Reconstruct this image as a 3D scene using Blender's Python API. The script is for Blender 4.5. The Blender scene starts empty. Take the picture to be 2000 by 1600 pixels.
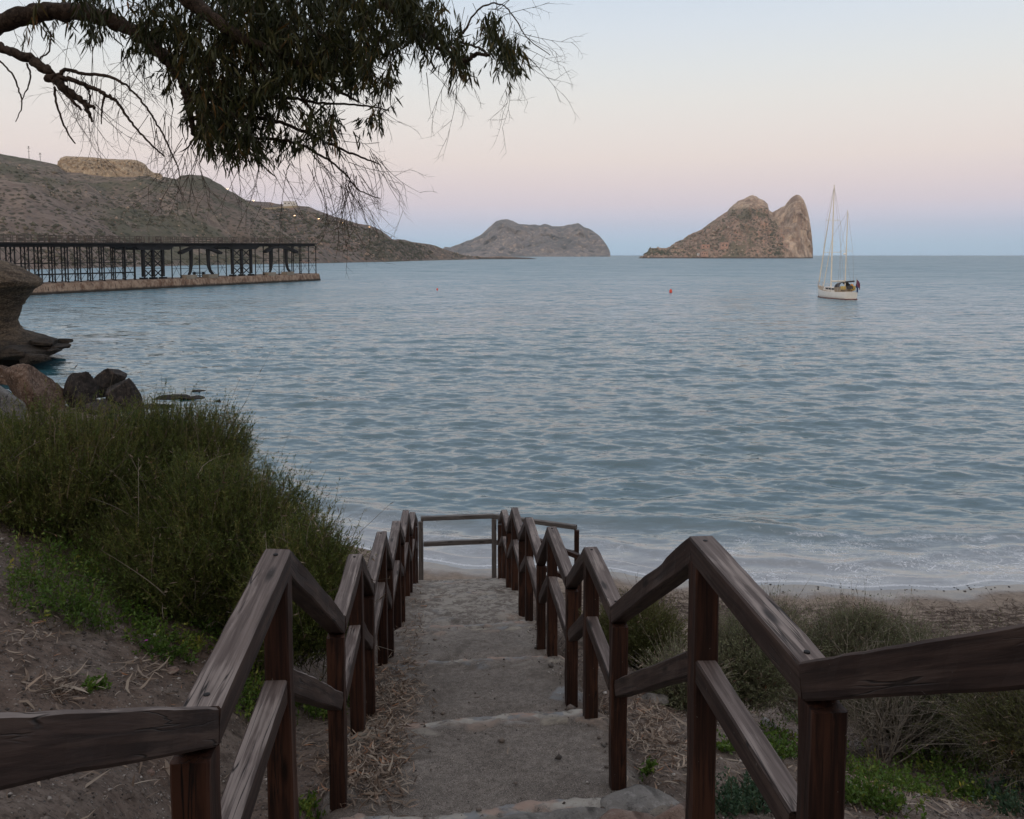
import bpy, bmesh, math, random
import numpy as np
from mathutils import Vector, Matrix
from mathutils.bvhtree import BVHTree
R = math.radians
random.seed(7); rng = np.random.default_rng(7)
sc = bpy.context.scene
COL = sc.collection

# ---------------------------------------------------------------- camera
F = 1555.0; PIT = R(4.2); EYE = 7.0
cd = bpy.data.cameras.new('camera'); cam = bpy.data.objects.new('camera', cd); COL.objects.link(cam)
cam.location = (0, 0, EYE); cam.rotation_euler = (R(90) - PIT, 0, 0)
cd.sensor_fit = 'HORIZONTAL'; cd.sensor_width = 36; cd.lens = 36 * F / 2000
cd.shift_y = -0.094; cd.clip_start = 0.05; cd.clip_end = 60000
sc.camera = cam
PY = 800 - 188.0

# ---------------------------------------------------------------- sky, sun, exposure
def s2l(c):
    return tuple(((v / 255) / 12.92 if v / 255 <= .04045 else ((v / 255 + .055) / 1.055) ** 2.4) for v in c)
def elz(y): return math.sin(math.atan((PY - y) / F) - PIT)
w = bpy.data.worlds.new('World'); sc.world = w; w.use_nodes = True
nt = w.node_tree; nt.nodes.clear()
def wn(t, **k):
    n = nt.nodes.new(t)
    for a, b in k.items(): setattr(n, a, b)
    return n
wo = wn('ShaderNodeOutputWorld'); wb = wn('ShaderNodeBackground'); tc = wn('ShaderNodeTexCoord'); sp = wn('ShaderNodeSeparateXYZ')
nt.links.new(tc.outputs['Generated'], sp.inputs[0])
def ramp(nt_, stops, src=None, interp='EASE'):
    r = nt_.nodes.new('ShaderNodeValToRGB'); r.color_ramp.interpolation = interp
    e = r.color_ramp.elements
    while len(e) > 1: e.remove(e[-1])
    e[0].position = stops[0][0]; e[0].color = (*stops[0][1], 1)
    for p, c in stops[1:]:
        x = e.new(p); x.color = (*c, 1)
    if src is not None: nt_.links.new(src, r.inputs[0])
    return r
HAZE = 9e-5
def through(c, z):
    L = min(250 / max(z, .001), 6400); T = math.exp(-HAZE * L); return tuple((a - (1 - T) * b_) / T for a, b_ in zip(c, (.27, .31, .35)))
front = [(0.0, through(s2l((166, 187, 206)), 0))]
for y, c in [(480, (168, 189, 207)), (455, (178, 191, 209)), (428, (192, 194, 208)), (400, (206, 199, 207)), (362, (217, 206, 208)),
             (315, (226, 215, 211)), (260, (228, 221, 217)), (200, (227, 225, 222)), (140, (223, 226, 227)), (60, (216, 224, 232)), (0, (209, 220, 232))]:
    front.append((elz(y), through(s2l(c), elz(y))))
front += [(.42, s2l((192, 205, 225))), (.65, s2l((194, 202, 216))), (1.0, s2l((206, 206, 212)))]
rf = ramp(nt, front, sp.outputs[2], 'LINEAR')
back = [(0.0, (2.0, 1.15, .62)), (.06, (2.2, 1.5, .98)), (.16, (1.9, 1.52, 1.16)), (.35, (1.25, 1.08, .94)), (.65, (.88, .80, .74)), (1, s2l((206, 206, 212)))]
rb = ramp(nt, back, sp.outputs[2], 'LINEAR')
mr = wn('ShaderNodeMapRange', interpolation_type='SMOOTHSTEP'); mr.inputs[1].default_value = .15; mr.inputs[2].default_value = -.85
nt.links.new(sp.outputs[1], mr.inputs[0])
mx = wn('ShaderNodeMix', data_type='RGBA'); nt.links.new(mr.outputs[0], mx.inputs[0]); nt.links.new(rf.outputs[0], mx.inputs[6]); nt.links.new(rb.outputs[0], mx.inputs[7])
nt.links.new(mx.outputs[2], wb.inputs[0]); wb.inputs[1].default_value = 1.0; nt.links.new(wb.outputs[0], wo.inputs[0])
sd = bpy.data.lights.new('sun', 'SUN'); sun = bpy.data.objects.new('sun', sd); COL.objects.link(sun)
sd.energy = 0.6; sd.angle = R(25); sd.color = (1, .80, .62)
sun.rotation_euler = Vector((.55, 1, -.20)).to_track_quat('-Z', 'Y').to_euler()
sc.view_settings.view_transform = 'Standard'; sc.view_settings.look = 'None'
sc.view_settings.exposure = 0; sc.view_settings.gamma = 1
sc.cycles.max_bounces = 6; sc.cycles.diffuse_bounces = 3; sc.cycles.transparent_max_bounces = 8

# ---------------------------------------------------------------- projection helpers
CF = Vector((0, math.cos(PIT), -math.sin(PIT))); CU = Vector((0, math.sin(PIT), math.cos(PIT)))
def P(x, y, z): return Vector((0, 0, EYE)) + z * (Vector(((x - 1000) / F, 0, 0)) + CU * ((PY - y) / F) + CF)
def PA(x, y, z):
    x = np.asarray(x, float); y = np.asarray(y, float); z = np.asarray(z, float)
    a = (x - 1000) / F * z; b = (PY - y) / F * z
    return np.stack([a, math.sin(PIT) * b + math.cos(PIT) * z, EYE + math.cos(PIT) * b - math.sin(PIT) * z], -1)
def proj(p):
    d = Vector(p) - Vector((0, 0, EYE)); zc = d.dot(CF)
    return 1000 + F * d.x / zc, PY - F * d.dot(CU) / zc, zc
def zsea(y): return EYE * F * 1.0027 / (y - 498.0) if y > 498.2 else 30000

# ---------------------------------------------------------------- noise
def _h(i, j, k, s):
    n = (i.astype(np.int64) * 374761393 + j.astype(np.int64) * 668265263 + k.astype(np.int64) * 2147483647 + s * 1274126177) & 0xffffffff
    n = ((n ^ (n >> 13)) * 1103515245) & 0xffffffff
    n = ((n ^ (n >> 16)) * 2246822519) & 0xffffffff
    return ((n ^ (n >> 15)) & 0xffffff) / float(0xffffff) * 2 - 1
def vn(p, s=0):
    p = np.asarray(p, float); i = np.floor(p); f = p - i; f = f * f * (3 - 2 * f); i = i.astype(np.int64)
    out = 0
    for a in (0, 1):
        for b in (0, 1):
            for c in (0, 1):
                wgt = (f[..., 0] if a else 1 - f[..., 0]) * (f[..., 1] if b else 1 - f[..., 1]) * (f[..., 2] if c else 1 - f[..., 2])
                out = out + wgt * _h(i[..., 0] + a, i[..., 1] + b, i[..., 2] + c, s)
    return out
def fbm(p, s=0, o=4, g=.5):
    p = np.asarray(p, float); t = 0; a = 1; n = 0
    for q in range(o): t = t + a * vn(p * 2 ** q, s + q); n += a; a *= g
    return t / n
def f2(x, y, sc_, s=0, o=4):
    x = np.asarray(x, float) * sc_; y = np.asarray(y, float) * sc_
    return fbm(np.stack([x, y, 0 * x + .37], -1), s, o)
def ss(a, b, x):
    t = np.clip((np.asarray(x, float) - a) / (b - a), 0, 1); return t * t * (3 - 2 * t)

# ---------------------------------------------------------------- object helpers
def tag(o, label=None, cat=None, group=None, kind=None):
    if label: o['label'] = label
    if cat: o['category'] = cat
    if group: o['group'] = group
    if kind: o['kind'] = kind
    return o
def empty(name, loc, label, cat, group=None, rz=0):
    o = bpy.data.objects.new(name, None); COL.objects.link(o); o.location = loc; o.rotation_euler = (0, 0, rz)
    o.empty_display_size = .2
    return tag(o, label, cat, group)
def link(name, me, mats, parent=None, smooth=False):
    for m in (mats if isinstance(mats, (list, tuple)) else [mats]): me.materials.append(m)
    o = bpy.data.objects.new(name, me); COL.objects.link(o)
    if parent: o.parent = parent
    if smooth: me.polygons.foreach_set('use_smooth', [True] * len(me.polygons))
    return o
def arr_mesh(name, V, Fc, attrs=None, mi=None):
    me = bpy.data.meshes.new(name); V = np.asarray(V, np.float32); Fc = np.asarray(Fc, np.int32); k = Fc.shape[1]
    me.vertices.add(len(V)); me.vertices.foreach_set('co', V.ravel())
    me.loops.add(Fc.size); me.loops.foreach_set('vertex_index', Fc.ravel())
    me.polygons.add(len(Fc)); me.polygons.foreach_set('loop_start', np.arange(0, Fc.size, k, dtype=np.int32))
    if mi is not None: me.polygons.foreach_set('material_index', np.asarray(mi, np.int32))
    for n, a in (attrs or {}).items():
        at = me.attributes.new(n, 'FLOAT', 'POINT'); at.data.foreach_set('value', np.asarray(a, np.float32).ravel())
    me.update(calc_edges=True); me.validate(); return me
def grid_faces(nr, nc):
    i = np.arange(nr - 1)[:, None] * nc + np.arange(nc - 1)[None]
    return np.stack([i, i + 1, i + nc + 1, i + nc], -1).reshape(-1, 4)
class MB:
    """collects polygons of one part"""
    def __init__(s): s.v = []; s.f = []; s.m = []
    def add(s, vs, fs, m=0):
        b = len(s.v); s.v += [tuple(v) for v in vs]; s.f += [tuple(b + i for i in f) for f in fs]; s.m += [m] * len(fs); return s
    def box(s, c, d, rz=0, m=0, M=None):
        hx, hy, hz = d[0] / 2, d[1] / 2, d[2] / 2
        vs = [Vector((x * hx, y * hy, z * hz)) for z in (-1, 1) for x, y in ((-1, -1), (1, -1), (1, 1), (-1, 1))]
        rm = M if M is not None else Matrix.Rotation(rz, 3, 'Z')
        return s.add([Vector(c) + rm @ v for v in vs], [(3, 2, 1, 0), (4, 5, 6, 7), (0, 1, 5, 4), (1, 2, 6, 5), (2, 3, 7, 6), (3, 0, 4, 7)], m)
    def bar(s, a, b, wd, ht=None, m=0):
        a = Vector(a); b = Vector(b); d = b - a; L = d.length
        if L < 1e-6: return s
        x = d / L; y = Vector((0, 0, 1)).cross(x)
        y = y.normalized() if y.length > 1e-3 else Vector((0, 1, 0)); z = x.cross(y)
        return s.box((a + b) / 2, (L, wd, ht or wd), m=m, M=Matrix((x, y, z)).transposed())
    def tube(s, pts, rad, n=6, m=0, cap=True):
        pts = [Vector(p) for p in pts]; k = len(pts)
        if not hasattr(rad, '__len__'): rad = [rad] * k
        b = len(s.v); up = None
        for i, p in enumerate(pts):
            t = (pts[min(i + 1, k - 1)] - pts[max(i - 1, 0)])
            t = t.normalized() if t.length > 1e-9 else Vector((0, 0, 1))
            if up is None: up = t.orthogonal().normalized()
            up = (up - t * up.dot(t)); up = up.normalized() if up.length > 1e-6 else t.orthogonal().normalized()
            sd_ = t.cross(up)
            for q in range(n):
                a = 2 * math.pi * q / n; s.v.append(tuple(p + (up * math.cos(a) + sd_ * math.sin(a)) * rad[i]))
        for i in range(k - 1):
            for q in range(n):
                s.f.append((b + i * n + q, b + i * n + (q + 1) % n, b + (i + 1) * n + (q + 1) % n, b + (i + 1) * n + q)); s.m.append(m)
        if cap:
            s.f.append(tuple(b + q for q in reversed(range(n)))); s.m.append(m)
            s.f.append(tuple(b + (k - 1) * n + q for q in range(n))); s.m.append(m)
        return s
    def build(s, name, mats, parent=None, smooth=False, origin=None):
        me = bpy.data.meshes.new(name)
        o0 = Vector(origin) if origin is not None else Vector((0, 0, 0))
        me.from_pydata([tuple(Vector(v) - o0) for v in s.v], [], s.f); me.update()
        for i, m in enumerate(s.m):
            if m: me.polygons[i].material_index = m
        o = link(name, me, mats, parent, smooth)
        if origin is not None: o.location = o0
        return o

# ---------------------------------------------------------------- materials
def mat(name):
    m = bpy.data.materials.new(name); m.use_nodes = True; t = m.node_tree
    return m, t, t.nodes['Principled BSDF']
class N:
    def __init__(s, t): s.t = t
    def n(s, ty, ins=None, **k):
        o = s.t.nodes.new(ty)
        for a, b in k.items(): setattr(o, a, b)
        for a, b in (ins or {}).items():
            if hasattr(b, 'is_output') or isinstance(b, bpy.types.NodeSocket): s.t.links.new(b, o.inputs[a])
            else: o.inputs[a].default_value = b
        return o
    def noise(s, vec, scale, detail=4, rough=.55, dist=0):
        return s.n('ShaderNodeTexNoise', {'Vector': vec, 'Scale': scale, 'Detail': detail, 'Roughness': rough, 'Distortion': dist}).outputs[0]
    def map(s, vec, scale=(1, 1, 1), rot=(0, 0, 0)):
        return s.n('ShaderNodeMapping', {'Vector': vec, 'Scale': scale, 'Rotation': rot}).outputs[0]
    def rng(s, v, a, b, c=0., d=1., smooth=True):
        return s.n('ShaderNodeMapRange', {0: v, 1: a, 2: b, 3: c, 4: d}, interpolation_type='SMOOTHSTEP' if smooth else 'LINEAR').outputs[0]
    def mix(s, f, a, b, mode='MIX'):
        o = s.n('ShaderNodeMix', data_type='RGBA', blend_type=mode)
        for i, v in ((0, f), (6, a), (7, b)):
            if isinstance(v, bpy.types.NodeSocket): s.t.links.new(v, o.inputs[i])
            elif i == 0: o.inputs[0].default_value = v
            else: o.inputs[i].default_value = (*v, 1)
        return o.outputs[2]
    def math(s, op, a, b=0., c=0.):
        o = s.n('ShaderNodeMath', operation=op)
        for i, v in enumerate((a, b, c)):
            if isinstance(v, bpy.types.NodeSocket): s.t.links.new(v, o.inputs[i])
            else: o.inputs[i].default_value = v
        return o.outputs[0]
    def attr(s, nm): return s.n('ShaderNodeAttribute', attribute_name=nm).outputs['Fac']
    def obj(s): return s.n('ShaderNodeTexCoord').outputs['Object']
    def bump(s, h, strength=.5, dist=.02, nrm=None):
        d = {'Height': h, 'Strength': strength, 'Distance': dist}
        if nrm is not None: d['Normal'] = nrm
        return s.n('ShaderNodeBump', d).outputs[0]
    def vor(s, vec, scale, feature='F1', out=0, rnd=1):
        return s.n('ShaderNodeTexVoronoi', {'Vector': vec, 'Scale': scale, 'Randomness': rnd}, feature=feature).outputs[out]
def setp(t, b, col=None, rough=None, nrm=None, **k):
    for nm, v in (('Base Color', col), ('Roughness', rough), ('Normal', nrm)):
        if v is None: continue
        if isinstance(v, bpy.types.NodeSocket): t.links.new(v, b.inputs[nm])
        else: b.inputs[nm].default_value = (*v, 1) if nm == 'Base Color' else v
    for a, v in k.items(): b.inputs[a.replace('_', ' ')].default_value = v
def simple(name, col, rough=.7, var=.25, scale=6, metal=0., spec=.3, bump=.0):
    m, t, b = mat(name); g = N(t); o = g.obj(); n = g.noise(o, scale, 5)
    f = g.rng(n, .3, .7)
    setp(t, b, g.mix(f, tuple(c * (1 - var) for c in col), tuple(min(1, c * (1 + var)) for c in col)), rough)
    b.inputs['Metallic'].default_value = metal; b.inputs['Specular IOR Level'].default_value = spec
    if bump: t.links.new(g.bump(n, bump, .05), b.inputs['Normal'])
    return m
def wood(name, c0, c1, c2=None, wear=.5):
    m, t, b = mat(name); g = N(t); o = g.obj()
    inf = g.n('ShaderNodeObjectInfo').outputs['Random']
    off = g.n('ShaderNodeVectorMath', {0: o, 1: g.n('ShaderNodeCombineXYZ', {0: g.math('MULTIPLY', inf, 17.), 1: g.math('MULTIPLY', inf, 5.)}).outputs[0]}, operation='ADD').outputs[0]
    gr = g.noise(g.map(off, (2.2, 55, 55)), 1.0, 7, .62, .6)
    big = g.noise(g.map(off, (2, 7, 7)), 1.3, 4, .5)
    fine = g.noise(g.map(off, (14, 190, 190)), 1.0, 3)
    crk = g.noise(g.map(off, (1.3, 26, 26)), 1.0, 2, .5, .4)
    crack = g.rng(g.math('ABSOLUTE', g.math('SUBTRACT', crk, .5)), .0, .018, 1, 0)
    crack = g.math('MULTIPLY', crack, g.rng(big, .5, .62))
    c = g.mix(g.rng(gr, .33, .68), c0, c1)
    if c2: c = g.mix(g.math('MULTIPLY', g.rng(g.math('ADD', g.math('MULTIPLY', big, .6), g.math('MULTIPLY', gr, .4)), .5, .6), wear), c, c2)
    kn = g.vor(g.map(off, (2.4, 10, 10)), 1.0); c = g.mix(g.rng(kn, .07, .2, .9, 0), c, tuple(v * .25 for v in c0))
    c = g.mix(crack, c, (.012, .008, .007))
    spots = g.rng(g.noise(off, 60, 2), .74, .77); c = g.mix(g.math('MULTIPLY', spots, .5), c, (.3, .28, .26))
    hgt = g.math('SUBTRACT', g.math('ADD', g.math('MULTIPLY', gr, .6), g.math('MULTIPLY', fine, .3)), crack)
    setp(t, b, c, .62, g.bump(hgt, .55, .004)); b.inputs['Specular IOR Level'].default_value = .28
    return m
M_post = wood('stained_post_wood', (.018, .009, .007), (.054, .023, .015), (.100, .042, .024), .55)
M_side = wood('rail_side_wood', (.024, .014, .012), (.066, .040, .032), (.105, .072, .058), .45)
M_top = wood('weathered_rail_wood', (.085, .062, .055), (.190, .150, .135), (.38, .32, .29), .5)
M_steelrail = simple('grey_painted_rail', (.17, .16, .16), .55, .2, 9)

# ---------------------------------------------------------------- terrain functions
SX = np.array([-400, -90, -60, -46, -39, -34, -30.5, -27, -23, -18.5, -14, -10, -6.5, -4.2, -1.75, 0, 2.3, 4.5, 6.1, 10.9, 16, 24, 40, 70, 400])
SY = np.array([300, 95, 72, 62, 57, 52, 45.5, 41.5, 38.5, 36.5, 30, 24, 20, 18.6, 17.8, 17.5, 17.2, 16.8, 16.4, 16.5, 17.6, 20, 26, 44, 300])
def dshore(x, y):
    x = np.asarray(x, float); y = np.asarray(y, float)
    ys = np.interp(x, SX, SY); sl = (np.interp(x + .6, SX, SY) - np.interp(x - .6, SX, SY)) / 1.2
    return (ys - y) / np.sqrt(1 + sl * sl) + .12 * np.sin(x * 1.3) + .08 * np.sin(x * 3.1 + 1)
TS = np.array([-.0807, .9967]); TN = np.array([.9967, .0807])
def uv(x, y): return x * TS[0] + y * TS[1], x * TN[0] + y * TN[1]
def xy(u, v): return u * TS[0] + v * TN[0], u * TS[1] + v * TN[1]
PU = np.array([-9, -6, -3, -.5, .25, .30, .85, .90, 1.45, 1.50, 2.80, 2.85, 3.51, 3.57, 4.15, 4.97, 5.17, 5.22, 5.78, 6.92, 6.98, 7.03, 7.74, 8.9, 8.96, 9.01, 9.81, 10.9, 11.0, 11.05, 11.93, 12.95, 13.0, 14.02, 14.2])
PZ = np.array([11, 9.2, 7.1, 5.93, 5.85, 5.6, 5.55, 5.3, 5.25, 4.94, 4.83, 4.60, 4.44, 4.11, 4.05, 3.94, 3.88, 3.62, 3.57, 3.37, 3.33, 3.07, 3.02, 2.75, 2.72, 2.45, 2.39, 2.26, 2.2, 1.95, 1.86, 1.56, 1.3, 1.12, 1.08])
NOS = [2.80, 3.51, 5.17, 6.98, 8.96, 11.0, 13.0]
VL, VR = -.68, 1.06     # path edges
SM_U = np.array([-60, -25, -9, -6, -3, 0, 2, 4, 6, 8, 10, 12, 14, 15.0, 16, 20])
SM_Z = np.array([32, 20, 11.1, 9.3, 7.2, 5.75, 4.95, 4.1, 3.55, 3.0, 2.4, 1.83, 1.1, .62, .35, .1])  # slope carried on unseen behind the camera, rising to block the low glow
def zsm(u): return np.interp(u, SM_U, SM_Z)
def zbase(x, y):
    ds = dshore(x, y); u, v = uv(x, y)
    zr = np.interp(ds, [-60, -10, 0, 2, 4, 6.5, 8.5, 11.5, 13.5, 16.5, 20, 24, 34, 70], [-4, -.9, 0, .13, .36, .95, 1.8, 3.2, 4.2, 5.3, 7.3, 10, 17, 36])
    zp = zsm(u)
    bank = .52 * np.clip(-v - .85, 0, 3.4) + .1 * np.clip(-v - 4.2, 0, 30)
    lim = np.interp(ds, [-60, -10, 0, 2, 6, 12, 40], [-4, -.9, 0, .9, 3.2, 6.5, 19])
    lim2 = np.interp(ds, [-60, -10, 0, 2, 6, 12, 40], [-4, -.9, -.05, .1, .4, 1.7, 13])
    fy = ss(9.5, 15, y) * ss(-3, -6, x)
    zl = np.minimum(zp + bank, lim * (1 - fy) + lim2 * fy)
    far = ss(14.2, 15.5, u)
    cor = zp * (1 - far) + zr * far
    a = ss(1.15, 2.9, v); b = ss(.95, 1.6, -v)
    z = cor * (1 - a) * (1 - b) + zr * a + (1 - a) * b * zl
    return z, ds, u, v
def zg(x, y):
    x = np.asarray(x, float); y = np.asarray(y, float)
    z, ds, u, v = zbase(x, y)
    rough = ss(1.5, 7, ds)
    z = z + rough * (.10 * f2(x, y, .8, 3, 3) + .030 * f2(x, y, 6, 9, 4)) + (1 - rough) * .012 * f2(x, y, 2.5, 5, 3) * ss(-1, 1, ds)
    inpath = ss(VL - .12, VL + .02, v) * (1 - ss(VR - .02, VR + .12, v)) * (1 - ss(14.05, 14.2, u)) * ss(-8, -7, u)
    zpth = np.minimum(np.interp(u, PU, PZ), np.interp(u + .07, PU, PZ)) - .09
    return np.where(inpath > 0, z * (1 - inpath) + np.minimum(z, zpth) * inpath, z)
def G(px, py, z0=1.0, z1=70):
    zz = np.exp(np.linspace(math.log(z0), math.log(z1), 900)); p = PA(px, py, zz)
    h = zg(p[:, 0], p[:, 1]); i = np.argmax(p[:, 2] < h)
    return Vector((p[i, 0], p[i, 1], h[i])), zz[i]

# ---------------------------------------------------------------- ground sheet
def axis(segs):
    out = [segs[0][0]]
    for a, b, st in segs:
        n = max(1, int(round((b - a) / st))); out += list(np.linspace(a, b, n + 1)[1:])
    return np.array(out)
gx = axis([(-420, -100, 40), (-100, -40, 4), (-40, -14, .5), (-14, -5, .12), (-5, 5.5, .035), (5.5, 14, .09), (14, 40, .6), (40, 120, 5), (120, 420, 40)])
gy = axis([(-120, -20, 8), (-20, -1, .5), (-1, 9, .04), (9, 19, .06), (19, 46, .35), (46, 80, 1.2), (80, 380, 30)])
GX, GY = np.meshgrid(gx, gy)
GZ = zg(GX, GY)
_, GD, GU, GV = zbase(GX, GY)
me = arr_mesh('ground', np.stack([GX, GY, GZ], -1).reshape(-1, 3), grid_faces(len(gy), len(gx)),
              {'sand': ((1 - ss(4.4, 6.0, GD + .9 * f2(GX, GY, .7, 21, 3))) * ss(-9, -5, GX)).ravel(), 'ds': GD.ravel()})
m, t, b = mat('earth_and_sand'); g = N(t); o = g.obj()
ds = g.attr('ds'); sand = g.attr('sand')
n1 = g.noise(o, 1.1, 5); n2 = g.noise(o, 9, 6, .65); n3 = g.noise(o, 60, 4, .7)
soil = g.mix(g.rng(n2, .35, .65), (.095, .072, .058), (.210, .166, .138))
soil = g.mix(g.math('MULTIPLY', g.rng(n1, .42, .62), .6), soil, (.125, .082, .062))
vp = g.vor(o, 42, 'F1', 0); vc = g.vor(o, 42, 'F1', 1)
sepc = g.n('ShaderNodeSeparateColor', {0: vc})
peb = g.math('MULTIPLY', g.rng(vp, .22, .34, 1, 0), g.rng(sepc.outputs[0], .62, .66))
soil = g.mix(peb, soil, g.mix(sepc.outputs[1], (.10, .095, .09), (.36, .31, .27)))
soil = g.mix(g.rng(n3, .56, .68, 0, .8), soil, (.045, .034, .028)); soil = g.mix(g.rng(g.noise(o, 26, 4, .7), .60, .68, 0, .7), soil, (.25, .21, .18)); soil = g.mix(g.rng(g.noise(o, 14, 5, .7), .52, .62, 0, .6), soil, (.060, .044, .036))
sa = g.mix(g.rng(n2, .3, .7), (.20, .155, .122), (.31, .250, .200))
sa = g.mix(g.rng(n3, .55, .7), sa, (.14, .115, .095))
wr = g.math('ADD', ds, g.math('MULTIPLY', g.math('SUBTRACT', n1, .5), 1.4))
wrm = g.math('MULTIPLY', g.rng(wr, 1.0, 1.5), g.rng(wr, 2.4, 3.6, 1, 0))
st = g.noise(g.map(o, (4, 13, 8)), 1.0, 6, .7)
wrk = g.math('MULTIPLY', wrm, g.rng(st, .47, .56))
sa = g.mix(g.math('MULTIPLY', wrk, .85), sa, (.055, .036, .028))
wetf = g.rng(g.math('ADD', ds, g.math('MULTIPLY', g.math('SUBTRACT', n1, .5), 1.1)), .45, 1.0, 1, 0)
sa = g.mix(g.math('MULTIPLY', wetf, .75), sa, (.125, .100, .085))
col = g.mix(sand, soil, sa)
ro = g.math('SUBTRACT', .92, g.math('MULTIPLY', g.math('MULTIPLY', wetf, sand), .80))
hh = g.math('ADD', g.math('MULTIPLY', n2, .5), g.math('ADD', g.math('MULTIPLY', n3, .25), g.math('MULTIPLY', peb, .5)))
dry = g.math('SUBTRACT', 1.0, g.math('MULTIPLY', wetf, g.math('MULTIPLY', sand, .95)))
setp(t, b, col, ro, g.bump(hh, dry, .03)); t.links.new(g.math('ADD', .25, g.math('MULTIPLY', g.math('MULTIPLY', wetf, sand), .5)), b.inputs['Specular IOR Level'])
tag(link('ground', me, m, None, True), kind='structure')

# ---------------------------------------------------------------- path sheet (concrete treads with embedded stones)
pu = axis([(-8, 1.6, .08), (1.6, 7.5, .016), (7.5, 14.2, .022)]); pv = axis([(VL - .05, VR + .05, .017)])
UU, VV = np.meshgrid(pu, pv, indexing='ij')
un = UU + .060 * f2(VV, UU * .15, 2.3, 31, 3) + .024 * f2(VV, UU * .2, 11, 32, 3) - .05 * (VV - .2)
PZZ = np.interp(un, PU, PZ)
cs = []; 
for k, nn in enumerate(NOS):
    for _ in range(34): cs.append((nn + random.uniform(-.42 if k > 3 else -.20, .10), random.uniform(VL, VR), 1))
for _ in range(150):
    uu = random.uniform(2.8, 14); vv_ = random.uniform(VL, VR)
    cs.append((uu, vv_, 1 if random.random() < (.10 + .5 * (uu > 8.5) + .25 * (vv_ > .7)) else 0))
for _ in range(120): cs.append((random.uniform(1.5, 14.2), random.uniform(VL, VR), 0))
cs = np.array(cs); act = cs[:, 2]; srn = rng.random(len(cs))
pts = np.stack([UU.ravel(), VV.ravel() * .72], -1) + .035 * np.stack([f2(UU, VV, 7, 41, 2).ravel(), f2(UU, VV, 7, 42, 2).ravel()], -1)
f1 = np.full(len(pts), 9.); f2_ = np.full(len(pts), 9.); idx = np.zeros(len(pts), int)
for i, c in enumerate(cs):
    d = np.hypot(pts[:, 0] - c[0], pts[:, 1] - c[1] * .72)
    nw = d < f1; f2_ = np.where(nw, f1, np.minimum(f2_, d)); idx = np.where(nw, i, idx); f1 = np.where(nw, d, f1)
edge = ss(.010, .04, f2_ - f1) * ss(.17, .12, f1); stone = edge * act[idx]
stone = stone.reshape(UU.shape); sr = srn[idx].reshape(UU.shape)
PZZ = PZZ + stone * (.004 + .012 * sr) + .020 * f2(UU, VV, 3, 51, 3) + .008 * f2(UU, VV, 22, 52, 3) * (1 - stone * .4)
edg = 1 - ss(VL - .05, VL + .10, VV) * (1 - ss(VR - .10, VR + .05, VV))
PZZ = PZZ - .07 * edg
PX, PYY = xy(UU, VV)
nose = np.zeros_like(UU)
for nn in NOS[1:]: nose = np.maximum(nose, np.exp(-((un - nn + .055) / .075) ** 2))
me = arr_mesh('path', np.stack([PX, PYY, PZZ], -1).reshape(-1, 3), grid_faces(*UU.shape), {'stone': stone.ravel(), 'srnd': sr.ravel(), 'nose': nose.ravel(), 'far': ss(7, 11, UU).ravel(), 'edge': np.maximum(1 - ss(VL, VL + .45, VV), ss(VR - .3, VR, VV)).ravel()})
m, t, b = mat('path_concrete_and_stone'); g = N(t); o = g.obj()
n1 = g.noise(o, 2.2, 5); n2 = g.noise(o, 22, 6, .7); n3 = g.noise(o, 110, 3, .7)
dirt = g.mix(g.rng(n1, .35, .65), (.180, .155, .134), (.270, .235, .205))
dirt = g.mix(g.rng(n2, .42, .62), g.mix(.5, dirt, (.085, .072, .062)), dirt)
n4 = g.noise(o, 190, 2, .6); dirt = g.mix(g.rng(n3, .56, .62, 0, .85), dirt, (.055, .046, .042)); dirt = g.mix(g.rng(n4, .34, .42, 1, 0), dirt, (.40, .35, .31)); dirt = g.mix(g.rng(n4, .60, .66, 0, .8), dirt, (.04, .035, .032))
cr = ramp(t, [(0, (.33, .30, .26)), (.2, (.25, .265, .28)), (.38, (.32, .245, .20)), (.55, (.37, .33, .27)), (.75, (.25, .24, .23)), (.88, (.35, .27, .22)), (.95, (.34, .32, .30))], g.attr('srnd'), 'CONSTANT')
stn = g.mix(g.rng(n2, .35, .65), cr.outputs[0], g.mix(.5, cr.outputs[0], (.14, .12, .10)))
grime = g.math('MULTIPLY', g.attr('stone'), g.rng(g.noise(o, 6, 6, .7), .32, .52, 0, .9))
c = g.mix(grime, dirt, stn)
pat = g.noise(o, 8, 6, .72, .6)
c = g.mix(g.math('MULTIPLY', g.attr('far'), g.rng(pat, .47, .55, 0, .9)), c, (.36, .33, .29))
c = g.mix(g.math('MULTIPLY', g.attr('nose'), g.rng(pat, .36, .52)), c, g.mix(g.rng(g.noise(o, 4.5, 2), .50, .58), g.mix(g.rng(g.noise(o, 7, 2), .5, .56), (.42, .39, .345), (.27, .275, .28)), (.40, .29, .235)))
c = g.mix(g.math('MULTIPLY', g.attr('edge'), g.rng(g.noise(o, 3.5, 5, .7), .38, .55, 0, .8)), c, g.mix(g.rng(n3, .4, .6), (.06, .046, .038), (.16, .125, .10)))
c = g.mix(g.rng(g.noise(o, 1.6, 5, .65, .8), .52, .66, 0, .55), c, (.085, .070, .058))
setp(t, b, c, .9, g.bump(g.math('ADD', g.math('MULTIPLY', n2, .7), g.math('MULTIPLY', n3, .35)), .9, .012)); b.inputs['Specular IOR Level'].default_value = .2
tag(link('path', me, m, None, True), kind='structure')
def ztop(x, y):
    """height of whatever is walked on at x, y (path or earth)"""
    u, v = uv(x, y); z = zg(x, y)
    ip = (v > VL) & (v < VR) & (u > -8) & (u < 14.2)
    return np.where(ip, np.interp(u - .05 * (v - .2), PU, PZ) + .008, z)

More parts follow.
